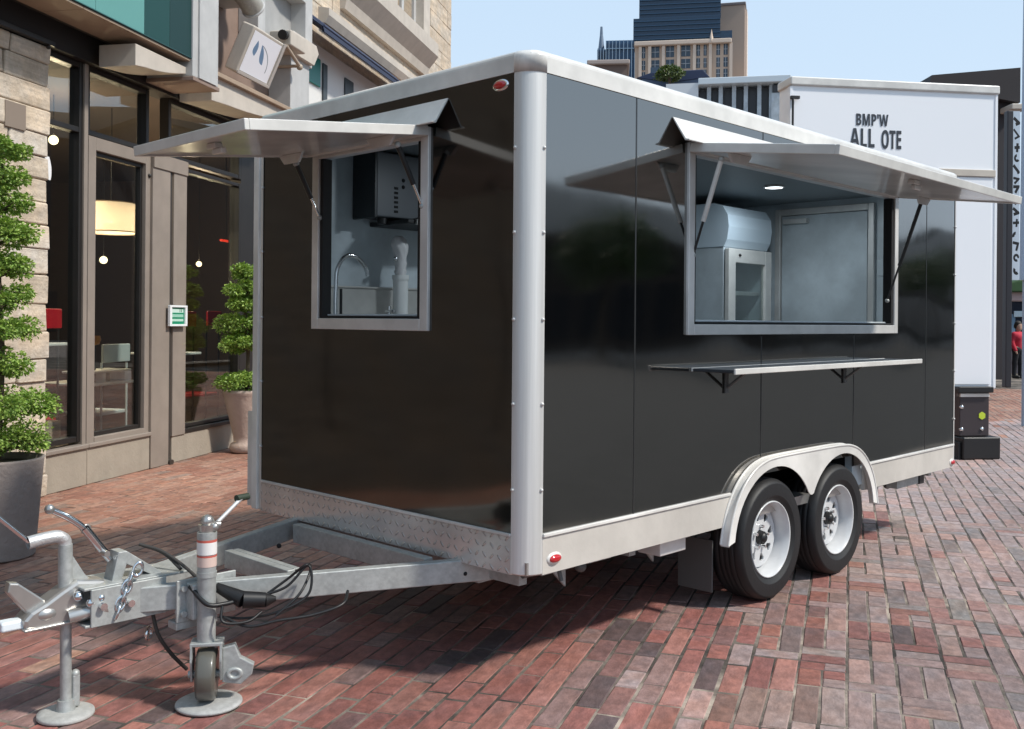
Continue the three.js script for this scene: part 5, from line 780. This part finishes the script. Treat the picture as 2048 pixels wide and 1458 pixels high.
  for (let i = 0; i < 1400; i++) { const a = rnd() * 6.283, u = rr(-0.5, 1), s = Math.sqrt(1 - u * u * 0.98), lump = 1 + 0.25 * Math.sin(a * 3 + u * 4), q = Math.cbrt(rr(0.4, 1)); d.position.set(1.5 * s * q * lump * Math.cos(a), fy(tr, 150, 1335) + 1.15 * u * q, 1.3 * s * q * Math.sin(a)); d.rotation.set(rr(-1, 1), rr(0, 6.28), rr(-1, 1)); d.scale.setScalar(rr(0.22, 0.4)); d.updateMatrix(); cr.setMatrixAt(i, d.matrix); const g2 = rnd(); cr.setColorAt(i, lin(0.05 + 0.1 * g2 * g2, 0.09 + 0.12 * g2 * g2, 0.02)); }
  tr.add(cr);
}
{ // the other side of the street, outside the frame but mirrored in the trailer and the shop glass
  const row = (name, label, x, z, turn, w, h, tone, topTone) => {
    const o = thing(name, label, 'building', [x, 0, z], turn), m = M(tone, 0.85, { map: T.stone }), dk = M([0.02, 0.022, 0.026], 0.25), tm = M(topTone, 0.8);
    mesh('wall', box(-w / 2, w / 2, 0, h, -8, 0), m, o); mesh('cornice', rbox(-w / 2 - 0.1, w / 2 + 0.1, h - 1.7, h, 0.0, 0.35, 0.05), tm, o);
    for (let i = 0; i + 1 < w / 2.6; i++) { const c = -w / 2 + 1.9 + i * 2.6; mesh('shop_window', rbox(c - 0.95, c + 0.95, 0.5, 3.2, -0.1, 0.03, 0.02), dk, o); if (h > 5.5) mesh('window', rbox(c - 0.5, c + 0.5, 3.9, h - 2.1, -0.1, 0.03, 0.02), dk, o); }
    return o;
  };
  const B = 'buildings across the street';
  row('terrace_building', 'brown terrace building across the street opposite the trailer front', 18, 26, Math.PI, 18, 6.6, [0.075, 0.06, 0.05], [0.44, 0.42, 0.40]).userData.group = B;
  row('terrace_building', 'dark brick terrace building across the street opposite the hatch', 38, 27, Math.PI, 21, 7.4, [0.055, 0.04, 0.034], [0.42, 0.40, 0.38]).userData.group = B;
  row('terrace_building', 'long grey terrace building across the street farther along', 64, 28, Math.PI, 30, 8.2, [0.09, 0.085, 0.08], [0.44, 0.43, 0.41]).userData.group = B;
  row('terrace_building', 'brown terrace building at the end of the row across the street', 100, 30, Math.PI, 40, 9.5, [0.07, 0.06, 0.055], [0.40, 0.39, 0.38]).userData.group = B;
  row('dark_brick_block', 'tall dark brick block closing the street beyond the truck', 62, 6, -Math.PI / 2 - 0.1, 22, 15, [0.13, 0.09, 0.07], [0.3, 0.26, 0.22]);
  const T2 = [[16, 20, 4.6, 1.7, 'beside the brown terrace'], [27, 21, 5.2, 1.9, 'between the two nearer terraces'], [44, 21.5, 5.4, 2.0, 'before the dark brick terrace'], [60, 22, 5.6, 2.1, 'before the long grey terrace']];
  for (const [x, z, h, r, where] of T2) {
    const o = thing('street_tree', 'broad green street tree across the street ' + where, 'tree', [x, 0, z], 0, 'street trees across the street'), d = new THREE.Object3D(), n = 1800, im = new THREE.InstancedMesh(leafGeo(), leafMat, n);
    mesh('trunk', [rod([0, 0, 0], [0.05, h * 0.6, 0], 0.16, 0.1, 10), rod([0.05, h * 0.55, 0], [r * 0.5, h * 0.85, 0.2], 0.07, 0.03, 8), rod([0.05, h * 0.55, 0], [-r * 0.5, h * 0.9, -0.2], 0.07, 0.03, 8)], bark, o);
    im.name = 'crown'; im.userData.kind = 'stuff';
    for (let k = 0; k < n; k++) { const a = rnd() * 6.283, u = rr(-0.8, 1), q = Math.cbrt(rr(0.25, 1)) * (1 + 0.2 * Math.sin(a * 4 + u * 5)), s2 = Math.sqrt(1 - u * u); d.position.set(r * s2 * q * Math.cos(a), h * 0.82 + r * 0.75 * u * q, r * s2 * q * Math.sin(a)); d.rotation.set(rr(-1, 1), rr(0, 6.28), rr(-1, 1)); d.scale.setScalar(rr(0.2, 0.36)); d.updateMatrix(); im.setMatrixAt(k, d.matrix); const g = rnd(); im.setColorAt(k, lin(0.04 + 0.04 * g, 0.08 + 0.05 * g, 0.02)); }
    o.add(im);
  }
}
renderer.render(scene, camera);
